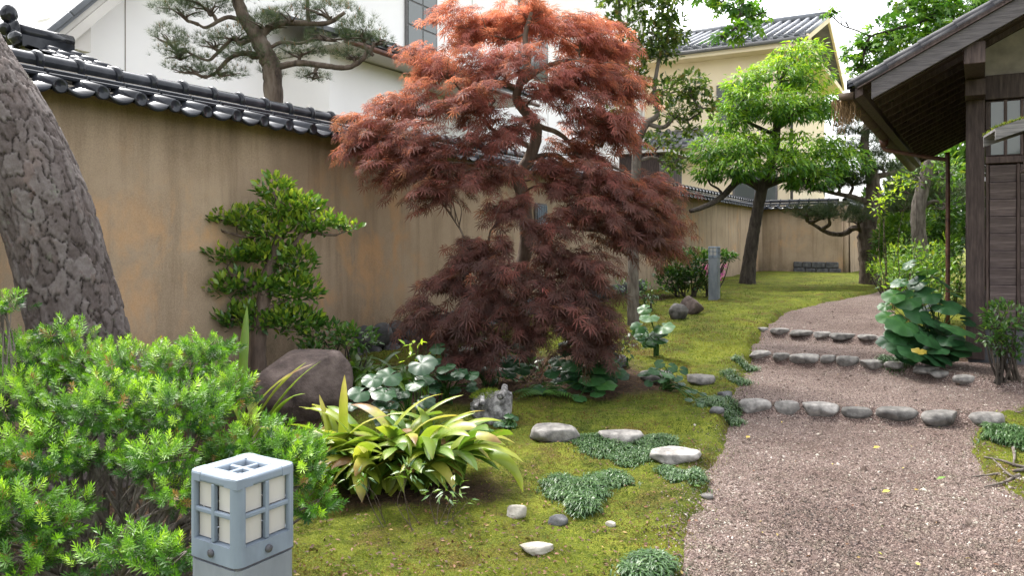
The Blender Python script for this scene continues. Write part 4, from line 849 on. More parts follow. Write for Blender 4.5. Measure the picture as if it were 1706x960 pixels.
pads = pads_px([(1545, 260, 40, 22), (1575, 290, 40, 24), (1530, 295, 30, 18), (1570, 345, 34, 16)], 16); limbs_to(tb, np.concatenate(sk)[15:], pads, .03, 4, .01)
for pd in pads: P, u, q = scatter(pd, int(10 * pd[1] * pd[2] / .01), 5, .36, .2, .9); cr.inst(BLADE, P, basis(u + rdir(len(P)) * .6, rdir(len(P))), rng.uniform(.09, .15, len(P)), np.clip(rng.normal(.5, .2, len(P)), 0, 1))
tree('broadleaf_tree', 'pale trunked tree seen under the far end of the eaves', 'tree', GY(1537, 16), tb, cr, M['bark_grey'], M['leaf_far'])

# green maple whose boughs hang in from above
tb, cr = MB(), MB(); Bt = np.array([10.6, 17.2, float(HH(np.array([10.6]), np.array([17.2]))[0])])
sk = [spline([Bt, Bt + [.1, 0, 2], Bt + [-.2, -.3, 4.2], Bt + [-.3, -.8, 6]], 8)]; tube(tb, sk[0], [.24, .18, .14], 10, .5, True, .1)
for e in ((W(1560, 20, 11), W(1450, 60, 10.5)), (W(1290, -60, 9.5), W(1225, 45, 8.6)), (W(1640, -60, 12), W(1510, 110, 11.5)), (W(1480, -120, 12), W(1380, -60, 11))):
    p = spline([sk[0][-3], (sk[0][-3] + e[0]) / 2 + np.array([0, 0, 1.0]), e[0], e[1]], 8); tube(tb, p, [.09, .05, .012], 7, .5, False, .1); sk.append(p[12:])
sk_ = np.concatenate(sk[1:])
pads = pads_px([(1440, 85, 38, 24, 10.6), (1480, 60, 50, 34, 10.6), (1530, 40, 56, 36, 10.8), (1590, 20, 56, 34, 11), (1620, 0, 60, 30, 11), (1430, 115, 24, 14, 10.6), (1500, 95, 40, 20, 10.9), (1560, 75, 44, 24, 11), (1540, 5, 60, 22, 10.8), (1225, 10, 48, 20, 8.8), (1200, 62, 24, 10, 8.6), (1238, 48, 30, 20, 8.6), (1262, 20, 30, 18, 8.8), (1180, -8, 30, 14, 8.8), (1380, 18, 22, 6, 11), (1640, -40, 90, 30, 11.5), (1300, -40, 90, 24, 9.5), (1450, -60, 90, 24, 10.8)], 11)
limbs_to(tb, sk_, pads, .014, 5, .005, .08)
for pd in pads:
    P, u, q = scatter(pd, int(20 * pd[1] * pd[2] / .01), 5, .36, .05, .95); d = u * .4 + rdir(len(P)) * .6 + np.array([-.2, -.1, -.25]); cr.inst(GMAPLE, P, basis(d, np.array([0, 0, 1.]) + rdir(len(P)) * .4), rng.uniform(.07, .13, len(P)), np.clip(rng.normal(.45, .2, len(P)), 0, 1))
tree('maple_tree', 'green leaved maple with boughs hanging in above the roof', 'tree', Bt, tb, cr, M['bark_dark'], M['leaf_green'])

# ------------------------------------------------------------------ topiary camellia before the wall
Yc = 6.75; tb, cr = MB(), MB()
sk = [pxlimb(tb, [(432, 668), (430, 600), (432, 550), (440, 500), (446, 460), (460, 420), (466, 385), (468, 345), (455, 320)], Yc, [.075, .065, .06, .052, .035, .02], 9, 7, .12)]
for L, r in (([(442, 482), (415, 470), (395, 460), (368, 462)], [.026, .012]), ([(466, 410), (490, 408), (510, 385), (535, 390), (560, 392)], [.028, .01]), ([(466, 395), (440, 390), (410, 395), (370, 385)], [.022, .009]), ([(432, 545), (405, 535), (370, 530)], [.022, .009]), ([(440, 520), (465, 505), (490, 495)], [.022, .009]), ([(490, 408), (515, 372), (540, 365)], [.018, .008])): sk.append(pxlimb(tb, L, Yc, r, 7, 6, .12))
pads = pads_px([(455, 316, 24, 20), (482, 345, 40, 18), (398, 364, 52, 16), (350, 358, 16, 9), (535, 372, 44, 16), (580, 380, 16, 8), (515, 345, 20, 10), (465, 382, 46, 22), (385, 424, 52, 18), (445, 425, 38, 18), (500, 440, 26, 32), (412, 478, 62, 20), (500, 485, 36, 26), (362, 528, 50, 18), (435, 532, 56, 22), (500, 540, 42, 22), (322, 535, 18, 8)], Yc); pads = [(c_ + np.array([-.05 if c_[2] < 1.3 else 0, 0, 0]), a_ * 1.2 + .02, b_ * 1.2, a_ * .7) for c_, a_, b_, d_ in pads]
limbs_to(tb, np.concatenate(sk)[10:], pads, .008, 6, .003, .08)
for pd in pads:
    P, u, q = scatter(pd, int(9800 * pd[1] * pd[2]), 6, .40, .2, .75); d = u * .55 + rdir(len(P)) * .5 + np.array([0, 0, .55])
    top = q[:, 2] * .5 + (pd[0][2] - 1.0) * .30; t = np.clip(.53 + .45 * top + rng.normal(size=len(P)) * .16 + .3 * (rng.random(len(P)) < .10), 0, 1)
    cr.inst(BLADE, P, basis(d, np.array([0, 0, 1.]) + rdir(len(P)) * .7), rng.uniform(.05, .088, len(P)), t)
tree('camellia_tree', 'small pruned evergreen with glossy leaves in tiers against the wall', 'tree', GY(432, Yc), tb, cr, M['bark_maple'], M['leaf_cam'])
bushy('shrub', 'low glossy shrub between the brown boulder and wall foot', 'shrub', 560, 6.8, [(545, 560, 46, 24), (590, 565, 40, 22), (520, 590, 30, 20)], 22, .07, BLADE, 'leaf_shrub', tm=.55)

# ------------------------------------------------------------------ spreading yew, lower left
yp = [(60, 610, 100, 36, 3.75), (110, 560, 44, 15, 3.8), (10, 514, 34, 13, 3.6), (30, 580, 40, 18, 3.8), (200, 620, 100, 40, 3.7), (350, 585, 50, 22, 3.75), (300, 620, 80, 36, 3.7), (382, 660, 46, 40, 3.6), (-40, 650, 70, 50, 3.6), (30, 680, 90, 50, 3.45), (160, 685, 110, 50, 3.4), (290, 690, 100, 50, 3.35), (415, 742, 80, 40, 3.35), (490, 752, 46, 32, 3.4), (60, 760, 90, 46, 3.1), (-30, 780, 60, 60, 3.1), (265, 775, 60, 36, 3.05), (165, 765, 50, 24, 3.15), (290, 825, 34, 28, 2.95), (120, 850, 26, 16, 2.9), (380, 775, 50, 30, 3.3), (500, 790, 36, 36, 3.25), (520, 840, 34, 26, 3.2), (30, 850, 50, 40, 2.8), (85, 880, 40, 28, 2.8), (40, 940, 40, 20, 2.7), (-30, 880, 40, 50, 2.8), (225, 915, 54, 30, 2.6), (285, 940, 50, 26, 2.6), (150, 945, 30, 20, 2.7), (130, 600, 60, 26, 3.9), (470, 760, 40, 30, 3.3)]
pads = pads_px(yp, 3.2); tb, cr = MB(), MB(); yb = GY(170, 3.25)
hub = [yb + np.append(rng.normal(size=2) * .12, 0.02) for _ in range(9)]
for (c, rx, rz, ry) in pads:
    for _ in range(2):
        a = hub[rng.integers(9)]; e = c + rdir(1)[0] * rx * .3 - np.array([0, 0, rz * .5]); L = np.linalg.norm(e - a)
        m1 = a + (e - a) * .4 + rng.normal(size=3) * .06 * L + np.array([0, 0, -.05]); m2 = a + (e - a) * .75 + rng.normal(size=3) * .05 * L; p = spline([a, m1, m2, e], 6); tube(tb, p, [.017, .010, .005], 6, rng.random(), False, .2)
        for _k in range(4):
            s = p[rng.integers(6, len(p))]; t_ = c + rdir(1)[0] * np.array([rx, rx * .8, rz]) * rng.uniform(.3, .95); tube(tb, spline([s, (s + t_) / 2 + rng.normal(size=3) * .03, t_], 4), [.005, .002], 4, rng.random(), False)
for k in range(60):                                                    # bare dead twigs low inside
    a = hub[rng.integers(9)] + np.array([rng.normal() * .25, rng.normal() * .12, .02]); d = norm(np.array([rng.normal() * .8, -.3 + rng.normal() * .4, abs(rng.normal()) * .6 + .25])); L = rng.uniform(.2, .55)
    p = spline([a, a + d * L * .5 + rng.normal(size=3) * .03, a + d * L + rng.normal(size=3) * .05], 5); tube(tb, p, [.008, .003], 5, rng.random(), False, .2)
    for _ in range(2): s = p[rng.integers(3, len(p))]; tube(tb, [s, s + norm(d + rng.normal(size=3) * .7) * rng.uniform(.06, .16)], [.003, .0015], 3, .5, False)
for i, pd in enumerate(pads):
    A = pd[1] * pd[2]; P, u, q = scatter((pd[0], pd[1], pd[2], max(pd[1] * .7, .1)), int(150 * A / .02) + 14, 5, .37, .3, .7)
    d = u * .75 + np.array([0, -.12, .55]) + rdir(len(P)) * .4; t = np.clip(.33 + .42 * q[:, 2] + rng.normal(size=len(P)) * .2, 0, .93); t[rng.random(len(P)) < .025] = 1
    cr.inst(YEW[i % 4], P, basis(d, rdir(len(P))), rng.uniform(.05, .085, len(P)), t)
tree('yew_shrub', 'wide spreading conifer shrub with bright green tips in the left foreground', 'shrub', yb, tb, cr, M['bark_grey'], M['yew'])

# ------------------------------------------------------------------ lantern bollards
def bollard_parts(root):
    S = .088
    def rounded(h0, h1, s, b, mat, nm):
        bm = bmesh.new(); bmesh.ops.create_cube(bm, size=1)
        for v in bm.verts: v.co.x *= 2 * s; v.co.y *= 2 * s; v.co.z = h0 if v.co.z < 0 else h1
        ed = [e for e in bm.edges if abs(e.verts[0].co.z - e.verts[1].co.z) > .01]; bmesh.ops.bevel(bm, geom=ed, offset=b, segments=4, profile=.5, affect='EDGES')
        me = bpy.data.meshes.new(nm); bm.to_mesh(me); bm.free(); me.materials.append(M[mat]); return link(nm, me, root)
    rounded(-.1, .765, S - .002, .022, 'post_metal', 'post'); rounded(.766, .771, S - .006, .02, 'bolt', 'seam'); rounded(.772, .815, S, .022, 'metal', 'collar')
    # rim frame: corner pillars, crossed bars, top grille
    for sx in (-1, 1):
        for sy in (-1, 1):
            fr = MB(); a = np.linspace(0, np.pi / 2, 6); c = S - .022; prof = [[c + .022 * math.cos(t), c + .022 * math.sin(t)] for t in a]; prof = [[S - .024, S], *prof[::-1], [S, S - .024], [S - .012, S - .026], [S - .026, S - .012]]
            prof = np.array(prof) * [sx, sy]; n_ = len(prof); V = np.concatenate([np.column_stack([prof, np.full(n_, z)]) for z in (.814, .952)]); k = np.arange(n_); k2 = (k + 1) % n_; fq = np.stack([k, k2, n_ + k2, n_ + k], 1); fr.add(V, fq if sx * sy < 0 else fq[:, ::-1]); fr.build('corner_pillar', M['metal'], root)
    for q in range(4):
        R = Matrix.Rotation(q * math.pi / 2, 4, 'Z')
        link('bar', bevel_box_mesh('bar', (-.006, -S + .002, .816), (.006, -S + .014, .95), M['metal'], .003, 2), root, R)
        link('bar', bevel_box_mesh('bar', (-S + .02, -S + .003, .877), (S - .02, -S + .013, .889), M['metal'], .003, 2), root, R)
        for a in (-1, 1):
            for z in (.817, .888): link('pane', bevel_box_mesh('pane', (min(a * .0065, a * .064), -S + .015, z), (max(a * .0065, a * .064), -S + .019, z + .062), M['acrylic'], .001, 1), root, R)
        bl_ = link('bolt', tube(MB(), [[0, -S + .002, .793], [0, -S - .005, .793]], [.010, .009], 10).mesh('bolt', M['bolt']), root, R)
        link('cap_edge', bevel_box_mesh('cap_edge', (-S + .021, -S + .001, .948), (S - .021, -S + .046, .972), M['metal'], .007, 3), root, R)
    for sx in (-1, 1):
        for sy in (-1, 1):
            bm = bmesh.new(); bmesh.ops.create_cube(bm, size=1)
            for v in bm.verts: v.co.x = sx * (S if v.co.x > 0 else S - .045); v.co.y = sy * (S if v.co.y > 0 else S - .045); v.co.z = .950 if v.co.z < 0 else .9725
            if sx * sy < 0: bmesh.ops.reverse_faces(bm, faces=bm.faces)
            ed = [e for e in bm.edges if all(abs(v.co.x) > S - .001 and abs(v.co.y) > S - .001 for v in e.verts)]; bmesh.ops.bevel(bm, geom=ed, offset=.022, segments=4, profile=.5, affect='EDGES')
            ed = [e for e in bm.edges if all(v.co.z > .972 and max(abs(v.co.x), abs(v.co.y)) > S - .023 for v in e.verts) and not all(min(abs(v.co.x), abs(v.co.y)) < S - .04 for v in e.verts)]; bmesh.ops.bevel(bm, geom=ed, offset=.006, segments=2, profile=.5, affect='EDGES')
            me = bpy.data.meshes.new('cap_corner'); bm.to_mesh(me); bm.free(); me.materials.append(M['metal']); link('cap_corner', me, root)
            link('top_pane', bevel_box_mesh('top_pane', (min(sx * .006, sx * .042), min(sy * .006, sy * .042), .950), (max(sx * .006, sx * .042), max(sy * .006, sy * .042), .955), M['acrylic'], .001, 1), root)
    link('top_bar', bevel_box_mesh('top_bar', (-.005, -.043, .949), (.005, .043, .968), M['metal'], .002, 1), root); link('top_bar', bevel_box_mesh('top_bar', (-.043, -.005, .9485), (.043, .005, .9675), M['metal'], .002, 1), root)
lp = W(405, 400, 1.86); b1 = thing('lantern_bollard', 'grey blue bollard lantern with white panes in the left foreground', 'lantern', (lp[0], lp[1], -.01), math.radians(58), 'garden lantern bollards'); bollard_parts(b1)
b2 = b1.copy(); COL.objects.link(b2); q_ = G(1190, 499); b2.location = (q_[0], q_[1], q_[2] - .02); b2.rotation_euler = (0, 0, math.radians(58)); b2['label'] = 'distant grey bollard lantern standing on moss beside pink flowers'
for c in list(b1.children):
    d = c.copy(); COL.objects.link(d); d.parent = b2

# ------------------------------------------------------------------ rocks and stones
def rock(label, px, py, wpx, hpx, mat, seed, name='rock', Y=None, dpt=.8, sub=4, amp=.22, freq=1.1, flat=0.0, rz=0, sink=.25, group=None, cat='rock', fine=.05, tint=None):
    c = G(px, py) if Y is None else GY(px, Y); rx = wpx / 2 / F * c[1]; rz_ = .82 * hpx / 2 / F * c[1] * (1 + sink)
    o = link(name, rockmesh(seed, (rx, rx * dpt, rz_), M[mat], sub, amp, freq, flat, fine, tint, .45 if 'pale' in mat or 'brown' in mat else .66)); o.location = (c[0], c[1] + rx * dpt * .4, c[2] + rz_ * (1 - 2 * sink / (1 + sink))); o.rotation_euler = (0, 0, rz); tag(o, label, cat, group); return o
rock('big dark brown boulder behind the strap-leaved plant', 495, 694, 178, 150, 'rock_brown', 5, 'boulder', dpt=.75, sub=5, amp=.20, freq=.9, flat=.72, cat='boulder', fine=.05, rz=.3)
rock('largest flat grey stepping stone on the moss', 922, 735, 90, 34, 'rock_grey', 12, 'stepping_stone', flat=.62, amp=.12, cat='stone', tint=.55, sink=.5)
rock('flat grey stepping stone between two dark grass patches', 1037, 737, 82, 26, 'rock_grey', 13, 'stepping_stone', flat=.55, amp=.15, cat='stone', tint=.7, sink=.6)
rock('cream grey cleft stone nearest the gravel edge', 1127, 769, 84, 28, 'rock_grey', 27, 'stepping_stone', flat=.4, amp=.25, cat='stone', tint=1.0, sink=.5)
rock('pale upright chip of stone right of the strap-leaved plant', 860, 862, 40, 28, 'rock_pale', 31, 'stone', sub=3, amp=.45, cat='stone', sink=.4)
rock('white flat stone on the nearest moss', 893, 922, 60, 20, 'rock_pale', 33, 'stone', sub=4, amp=.3, cat='stone', sink=.5)
rock('small dark mossy stone below the round grass clump', 930, 876, 34, 20, 'rock_dark', 35, 'stone', sub=3, amp=.3, cat='stone', sink=.4)
rock('tiny pale stone right of the small dark stone', 1020, 878, 22, 10, 'rock_pale', 37, 'stone', sub=3, amp=.3, cat='stone', sink=.4)
rock('half buried grey stone under the small round leaves, left one', 1095, 636, 62, 26, 'rock_grey', 41, 'stone', flat=.5, cat='stone', tint=.3, sink=.4)
rock('half buried grey stone close to the path bend, right one', 1168, 640, 54, 22, 'rock_grey', 43, 'stone', flat=.5, cat='stone', tint=.35, sink=.4)
rock('rough reddish brown rock left of the distant lantern', 1152, 522, 46, 36, 'rock_brown', 45, 'rock', amp=.3, sub=4, fine=.12)
rock('smooth purple grey rock leaning before the reddish rock', 1132, 531, 34, 30, 'rock_grey', 47, 'rock', amp=.2, tint=.1)
rock('dark stone at the edge of the leaf bed by the second trunk', 1035, 612, 26, 24, 'rock_dark', 49, 'stone', cat='stone', sub=3)
rock('tiny slate stone at the gravel edge by the green leaf', 1180, 832, 22, 10, 'rock_grey', 51, 'stone', cat='stone', sub=3, tint=.2)
for i, (x, y) in enumerate(((1210, 663), (1196, 690))): rock(('small dark stone at the left end of the nearest stone row', 'low slate stone just left and below the nearest stone row')[i], x, y, 26, 14, 'rock_dark', 60 + i, 'stone', cat='stone', sub=3)
ordn = ['first', 'second', 'third', 'fourth', 'fifth', 'sixth', 'seventh', 'eighth', 'ninth', 'tenth', 'eleventh', 'twelfth']
rows = [('nearest', 'stones of the nearest row', [(1260, 684, 54, 27, .75), (1313, 686, 40, 26, .55), (1369, 691, 62, 28, .85), (1429, 696, 46, 22, .15), (1497, 697, 66, 24, .2), (1572, 706, 66, 30, .3), (1647, 707, 58, 28, .4)]),
        ('middle', 'stones of the middle row', [(1267, 595, 36, 16, .8), (1304, 599, 32, 16, .35), (1343, 605, 48, 20, .65), (1382, 604, 28, 18, .45), (1415, 607, 38, 20, .4), (1457, 612, 46, 18, .75), (1497, 615, 42, 16, .8), (1545, 621, 46, 14, .9), (1568, 628, 44, 14, .85), (1612, 638, 42, 18, .7)]),
        ('farthest', 'stones of the farthest row', [(1272, 551, 18, 8, 1), (1300, 556, 32, 13, .6), (1335, 560, 38, 13, .35), (1371, 562, 30, 14, .9), (1407, 565, 42, 14, .4), (1447, 567, 36, 12, .65), (1478, 568, 30, 11, .75)])]
for rn, gp, lst in rows:
    for i, (x, y, w_, h_, tn) in enumerate(lst):
        rock(f'{ordn[i]} cobble from the left in the {rn} stone row across the path', x, y, w_ * 1.06, h_, 'rock_grey', 80 + i + 20 * len(rn), 'edging_stone', sub=4, amp=.19, freq=1.1, flat=.55, dpt=.62, sink=.45, rz=rng.normal() * .12, group=gp, cat='stone', tint=tn, fine=.03)
# hollow tube stump
sp0 = G(822, 700); stp = thing('stump', 'mossy grey stump with hollow pipe ends behind the strap-leaved plant', 'stump', sp0)
link('stump_body', rockmesh(74, (.19, .15, .17), M['stump'], 5, .22, 1.4, .8, .12, .6), stp, Matrix.Translation((0, .05, .07)))
for dx, dz, r_, y0, y1, tw in ((-.135, .12, .019, -.13, .02, .02), (-.075, .145, .021, -.13, .05, -.01), (.055, .20, .026, -.13, .16, .03)):
    m_ = MB(); tube(m_, spline([[dx, y0, dz], [dx + tw, (y0 + y1) / 2, dz + .02], [dx + tw, y1, dz + .02]], 4), r_, 10, .4, False, .12); tube(m_, [[dx, y0 - .001, dz], [dx, y0 + .06, dz + .01]], r_ * .72, 10, .0, True); m_.build('pipe', M['stump'], stp)
m_ = MB(); n_ = 900; th = rng.uniform(0, 6.28, n_); rr = np.sqrt(rng.random(n_)); P = np.stack([.15 * rr * np.cos(th) - .03, .06 + .12 * rr * np.sin(th), .215 - .05 * rr ** 2], 1); m_.inst((np.array([[-.13, 0, 0], [.13, 0, 0], [0, 1, 0]]), np.array([[0, 1, 2]])), P, basis(rdir(n_) + np.array([0, 0, .7]), rdir(n_)), rng.uniform(.015, .035, n_), rng.uniform(.1, .7, n_)); kind(m_.build('moss_cap', M['moss_blade'], stp), 'stuff')

# ------------------------------------------------------------------ strap-leaved plants
def strap_leaf(base, az, L, wd, lift, bend, twist=0, tint=.4, tipt=.3):
    n_ = 13; t = np.linspace(0, 1, n_); el = lift - bend * t ** 1.3; st = L / (n_ - 1); P = [np.array(base)]; h = np.array([math.cos(az), math.sin(az), 0])
    for e in el[:-1]: P.append(P[-1] + st * (h * math.cos(e) + np.array([0, 0, math.sin(e)])))
    P = np.array(P); gl = HH(P[:, 0], P[:, 1]) + .012; P[:, 2] = np.maximum(P[:, 2], gl)
    Tn_ = norm(np.gradient(P, axis=0)); sd_ = np.array([-math.sin(az), math.cos(az), 0]); tw = twist * t; nn = np.cross(Tn_, sd_); S_ = sd_ * np.cos(tw)[:, None] + nn * np.sin(tw)[:, None]; N_ = np.cross(S_, Tn_)
    wv = wd * np.sin(np.pi * np.clip(t * .92 + .06, 0, 1)) ** .65 * (1 + .08 * np.sin(t * 17 + az * 5)); wv[-1] = .002
    rowsV = [P + S_ * (wv * a)[:, None] + N_ * (wv * b_)[:, None] for a, b_ in ((-1, .22), (-.5, .06), (0, 0), (.5, .06), (1, .22))]; V = np.stack(rowsV, 1).reshape(-1, 3)
    i, j = np.meshgrid(np.arange(n_ - 1), np.arange(4), indexing='ij'); Fq = np.stack([i * 5 + j, i * 5 + j + 1, (i + 1) * 5 + j + 1, (i + 1) * 5 + j], -1).reshape(-1, 4)
    tn = np.repeat(np.clip(tint + tipt * np.maximum(t - .55, 0) * 1.6, 0, 1), 5); return V, Fq, tn
def strap_plant(name, label, c, leaves, mat):
    o = thing(name, label, 'plant', c)
    for a in leaves:
        V, Fq, tn = strap_leaf(*a); m_ = MB(); m_.add(V - np.array(c), Fq, tn); m_.build('leaf', M[mat], o)
    return o
c0 = G(630, 812); lv = []
for i in range(190):
    az = rng.uniform(0, 2 * np.pi) if i % 3 else rng.normal(-.35, .7); L = rng.uniform(.44, .74); b0 = c0 + np.array([rng.choice([-.18, 0, .12, .26]) + rng.normal() * .08, rng.normal() * .08, 0]); b0[2] = float(HH(b0[:1], b0[1:2])[0])
    lift = rng.uniform(.95, 1.5); lv.append((b0, az, L, rng.uniform(.034, .056), lift, rng.uniform(1.3, 2.6), rng.normal() * .5, np.clip(rng.normal(.34, .22), .02, .8), rng.choice([.1, .4, .9])))
for px, py, dx in ((575, 622, -.05), (500, 665, -.2)):
    b0 = c0 + np.array([-.2 + dx * .2, .05, 0]); e = W(px, py, c0[1]); d = e - b0; lv.append((b0, math.atan2(.2, d[0]), np.linalg.norm(d) * .97, .03, math.atan2(d[2], abs(d[0])) + .15, .35, .2, .55, .5))
strap_plant('broad_leaf_plant', 'big yellow green strap-leaved clump with browning tips beside the lantern', c0, lv, 'strap')
c1 = GY(392, 5.3); lv = [(c1 + np.array([.03 * k, 0, 0]), az, L, .035, li, be, .2, tn, tp) for k, (az, L, li, be, tn, tp) in enumerate(((.1, .62, 1.2, 1.0, .55, 1.0), (1.5, .75, 1.5, .15, .28, .0), (.3, .55, 1.2, .7, .5, .2), (2.8, .5, 1.3, .9, .5, .2), (-.2, .62, 1.1, .6, .35, .1), (2.2, .45, 1.3, 1.2, .6, .1), (-.6, .5, 1.2, 1.2, .3, .1)))]
lv = [(b_ + np.array([0, 0, .05]), az, L * 1.25, *r_) for b_, az, L, *r_ in lv]; strap_plant('broad_leaf_plant', 'few upright streaked leaves left of the brown boulder', c1, lv, 'strap')
c2 = GY(600, 6.75); lv = []
for i in range(84):
    b0 = c2 + np.array([rng.normal() * .22, rng.normal() * .1, 0]); lv.append((b0, rng.uniform(0, 6.28), rng.uniform(.35, .6), rng.uniform(.026, .04), rng.uniform(.8, 1.35), rng.uniform(1.2, 2.3), rng.normal() * .3, np.clip(rng.normal(.12, .1), 0, .35), .05))
strap_plant('cast_iron_plant', 'dark green strap leaves drooping right of the brown boulder', c2, lv, 'strap')

# ------------------------------------------------------------------ round-leaved plants
def round_leaf_mesh(seed, mat, tint):
    r = np.random.default_rng(seed); n_ = 26; a = np.linspace(-math.pi * .93, math.pi * .93, n_) ; V = [[0, 0, 0]]
    for q in (.45, .8, 1.0):
        for k, t in enumerate(a):
            rr = q * (1 + .05 * math.sin(t * 7 + seed) * q + .04 * r.normal() * (q == 1)) * (1 + .12 * math.cos(t)); V.append([rr * math.sin(t), rr * math.cos(t), .16 * q - .26 * q * q + .05 * q * math.sin(t * 5 + seed * 2) + .022 * (k % 2) * q])
    k = np.arange(n_ - 1); f3 = np.stack([np.zeros(n_ - 1, int), 1 + k + 1, 1 + k], 1); f4 = np.concatenate([np.stack([1 + s * n_ + k, 1 + s * n_ + k + 1, 1 + (s + 1) * n_ + k + 1, 1 + (s + 1) * n_ + k], 1) for s in (0, 1)])
    tv = np.concatenate([[tint + .12], np.tile(tint + .10 * (np.arange(n_) % 3 == 0) - .03, 3)]); m_ = MB(); m_.add(np.array(V), [f3, f4], np.clip(tv, 0, 1)); return m_.mesh('leaf', mat)
RL = [[round_leaf_mesh(s * 5 + k, M['round_leaf'], t) for k in range(3)] for s, t in enumerate((.1, .3, .5, .72, 1.0))]
def round_plant(label, base, leaves, name='round_leaf_plant'):
    o = thing(name, label, 'plant', base); base = np.array(base); ex = []
    for (p, r, tone, tilt) in list(leaves) * 2:
        f_ = rng.uniform(.35, .85); p2 = base + (p - base) * np.array([rng.uniform(.5, 1.1), rng.uniform(.3, 1), f_]) + np.append(rng.normal(size=2) * .05, 0); p2[2] = max(p2[2], float(HH(p2[:1], p2[1:2])[0]) + .04); ex.append((p2, r * rng.uniform(.6, .95), max(0, min(tone, 3) - 1), tilt))
    for (p, r, tone, tilt) in list(leaves) + ex:
        d = p - base; d[2] = 0; out_ = norm(d + 1e-6) if np.linalg.norm(d) > .02 else np.array([0, -1, 0.]); nrm = norm(np.array([0, 0, 1.]) + out_ * tilt + np.array([0, -.75, 0]) + rng.normal(size=3) * .2)
        B = basis((out_ - np.array([0, 0, .3]))[None], nrm[None])[0]; Mx = Matrix(B.tolist()).to_4x4(); Mx.translation = Vector((p - base).tolist())
        lf = link('leaf', RL[tone][rng.integers(3)], o, Mx @ Matrix.Diagonal((r, r, r, 1)))
        g0 = base + np.array([rng.normal() * .03, rng.normal() * .03, 0]); m_ = MB(); tube(m_, spline([g0 - base, (g0 + p) / 2 - base + out_ * -.04 + np.array([0, 0, .05]), p - base - nrm * .004], 5), [.007, .004], 5, .3, False); m_.build('stalk', M['fern'], o)
    return o
def rl_px(lst, Y, base): return [(W(x, y, Y - dy), r / F * Y, tone, tilt) for (x, y, r, dy, tone, tilt) in lst]
bq = G(1555, 606)
round_plant('big glossy round-leaved clump beside the house corner', bq, rl_px([(1595, 548, 27, .35, 2, .8), (1545, 562, 24, .3, 1, .6), (1505, 540, 26, .2, 2, .9), (1480, 528, 18, .1, 3, .9), (1530, 520, 24, .1, 1, .4), (1512, 498, 24, 0, 2, .8), (1490, 492, 18, 0, 3, .8), (1548, 490, 22, 0, 1, .3), (1570, 470, 20, -.1, 1, .3), (1575, 510, 22, .1, 1, .4), (1600, 515, 18, 0, 0, .4), (1520, 585, 22, .35, 1, .7), (1570, 595, 18, .4, 0, .6), (1532, 584, 11, .5, 4, .5), (1545, 452, 18, -.1, 3, .5), (1500, 470, 16, -.1, 2, .6), (1555, 535, 22, .15, 0, .4), (1580, 565, 22, .3, 0, .5), (1495, 560, 18, .2, 1, .8), (1530, 470, 18, -.1, 0, .4), (1590, 490, 15, -.1, 2, .4), (1515, 440, 13, -.2, 2, .4), (1475, 510, 12, -.1, 3, .6), (1560, 580, 20, .35, 1, .7)], bq[1], bq))
bq = GY(985, 7.0)
round_plant('green round-leaved clump right of the maple trunk', bq, rl_px([(1005, 608, 22, .2, 2, .5), (985, 632, 20, .3, 2, .5), (1008, 640, 18, .35, 3, .5), (955, 608, 18, .2, 1, .4), (930, 600, 15, .1, 1, .4), (968, 592, 16, .0, 1, .3), (1015, 590, 16, 0, 1, .4), (1028, 620, 14, .2, 1, .5), (995, 655, 12, .4, 2, .4), (900, 648, 11, .3, 1, .4), (965, 662, 12, .4, 2, .4), (945, 580, 16, 0, 0, .4), (920, 622, 12, .2, 1, .3), (1010, 570, 16, -.1, 0, .3), (1000, 625, 16, .2, 1, .5)], 7.0, bq))
bq = GY(815, 7.1)
round_plant('dark round-leaved clump in the shade left of the maple trunk', bq, rl_px([(812, 600, 20, .2, 0, .4), (780, 590, 22, .1, 0, .4), (845, 600, 18, .2, 0, .4), (750, 585, 16, .1, 1, .4), (830, 565, 18, -.1, 0, .3), (765, 605, 14, .3, 1, .4), (800, 570, 16, -.1, 0, .3), (860, 580, 16, 0, 0, .4), (835, 620, 12, .3, 1, .4)], 7.1, bq))
bq = GY(675, 5.75)
round_plant('pale reflective round leaves between boulder and maple', bq, rl_px([(702, 606, 24, .1, 0, .4), (650, 626, 22, .1, 1, .5), (622, 632, 18, .2, 1, .6), (600, 655, 18, .35, 1, .7), (640, 655, 20, .3, 1, .5), (690, 640, 16, .2, 1, .5)], 5.75, bq))
bq = GY(1090, 8.3)
round_plant('bright green large-leaved sprout right of the second trunk', bq, rl_px([(1082, 528, 17, .1, 3, .5), (1105, 545, 18, .2, 3, .9), (1075, 515, 12, 0, 3, .4), (1065, 545, 14, .1, 2, .5)], 8.3, bq))
bq = GY(1108, 6.9)
round_plant('little round leaves over the half buried stones', bq, rl_px([(1090, 618, 10, .1, 2, .4), (1112, 624, 11, .2, 3, .4), (1120, 612, 9, 0, 2, .4), (1100, 606, 9, 0, 2, .4), (1128, 630, 9, .2, 1, .4), (1170, 672, 9, .6, 1, .3), (1185, 664, 8, .5, 2, .3)], 6.9, bq))
bq = G(848, 715); round_plant('two tiny round leaves at the foot of the stump', bq, [(bq + np.array(v), r, 2, .4) for v, r in (((0, 0, .10), .04), ((-.06, -.02, .05), .035), ((.03, -.03, .04), .03))])
bushy('seedling', 'yellow green leafy seedling before the wall foot stones', 'plant', 690, 5.85, [(690, 575, 20, 8), (700, 590, 24, 8), (680, 600, 20, 8), (710, 578, 10, 5)], 5, .07, BLADE, 'leaf_green', 'fern', 3, .85, r=.005)
bushy('shrub', 'small variegated shrub low before the strap-leaved clump', 'shrub', 700, 3.95, [(600, 800, 26, 14), (680, 785, 34, 14), (745, 815, 36, 14), (770, 835, 16, 8)], 26, .05, LANCE, 'leaf_shrub', 'bark', 3, .75, r=.0025)
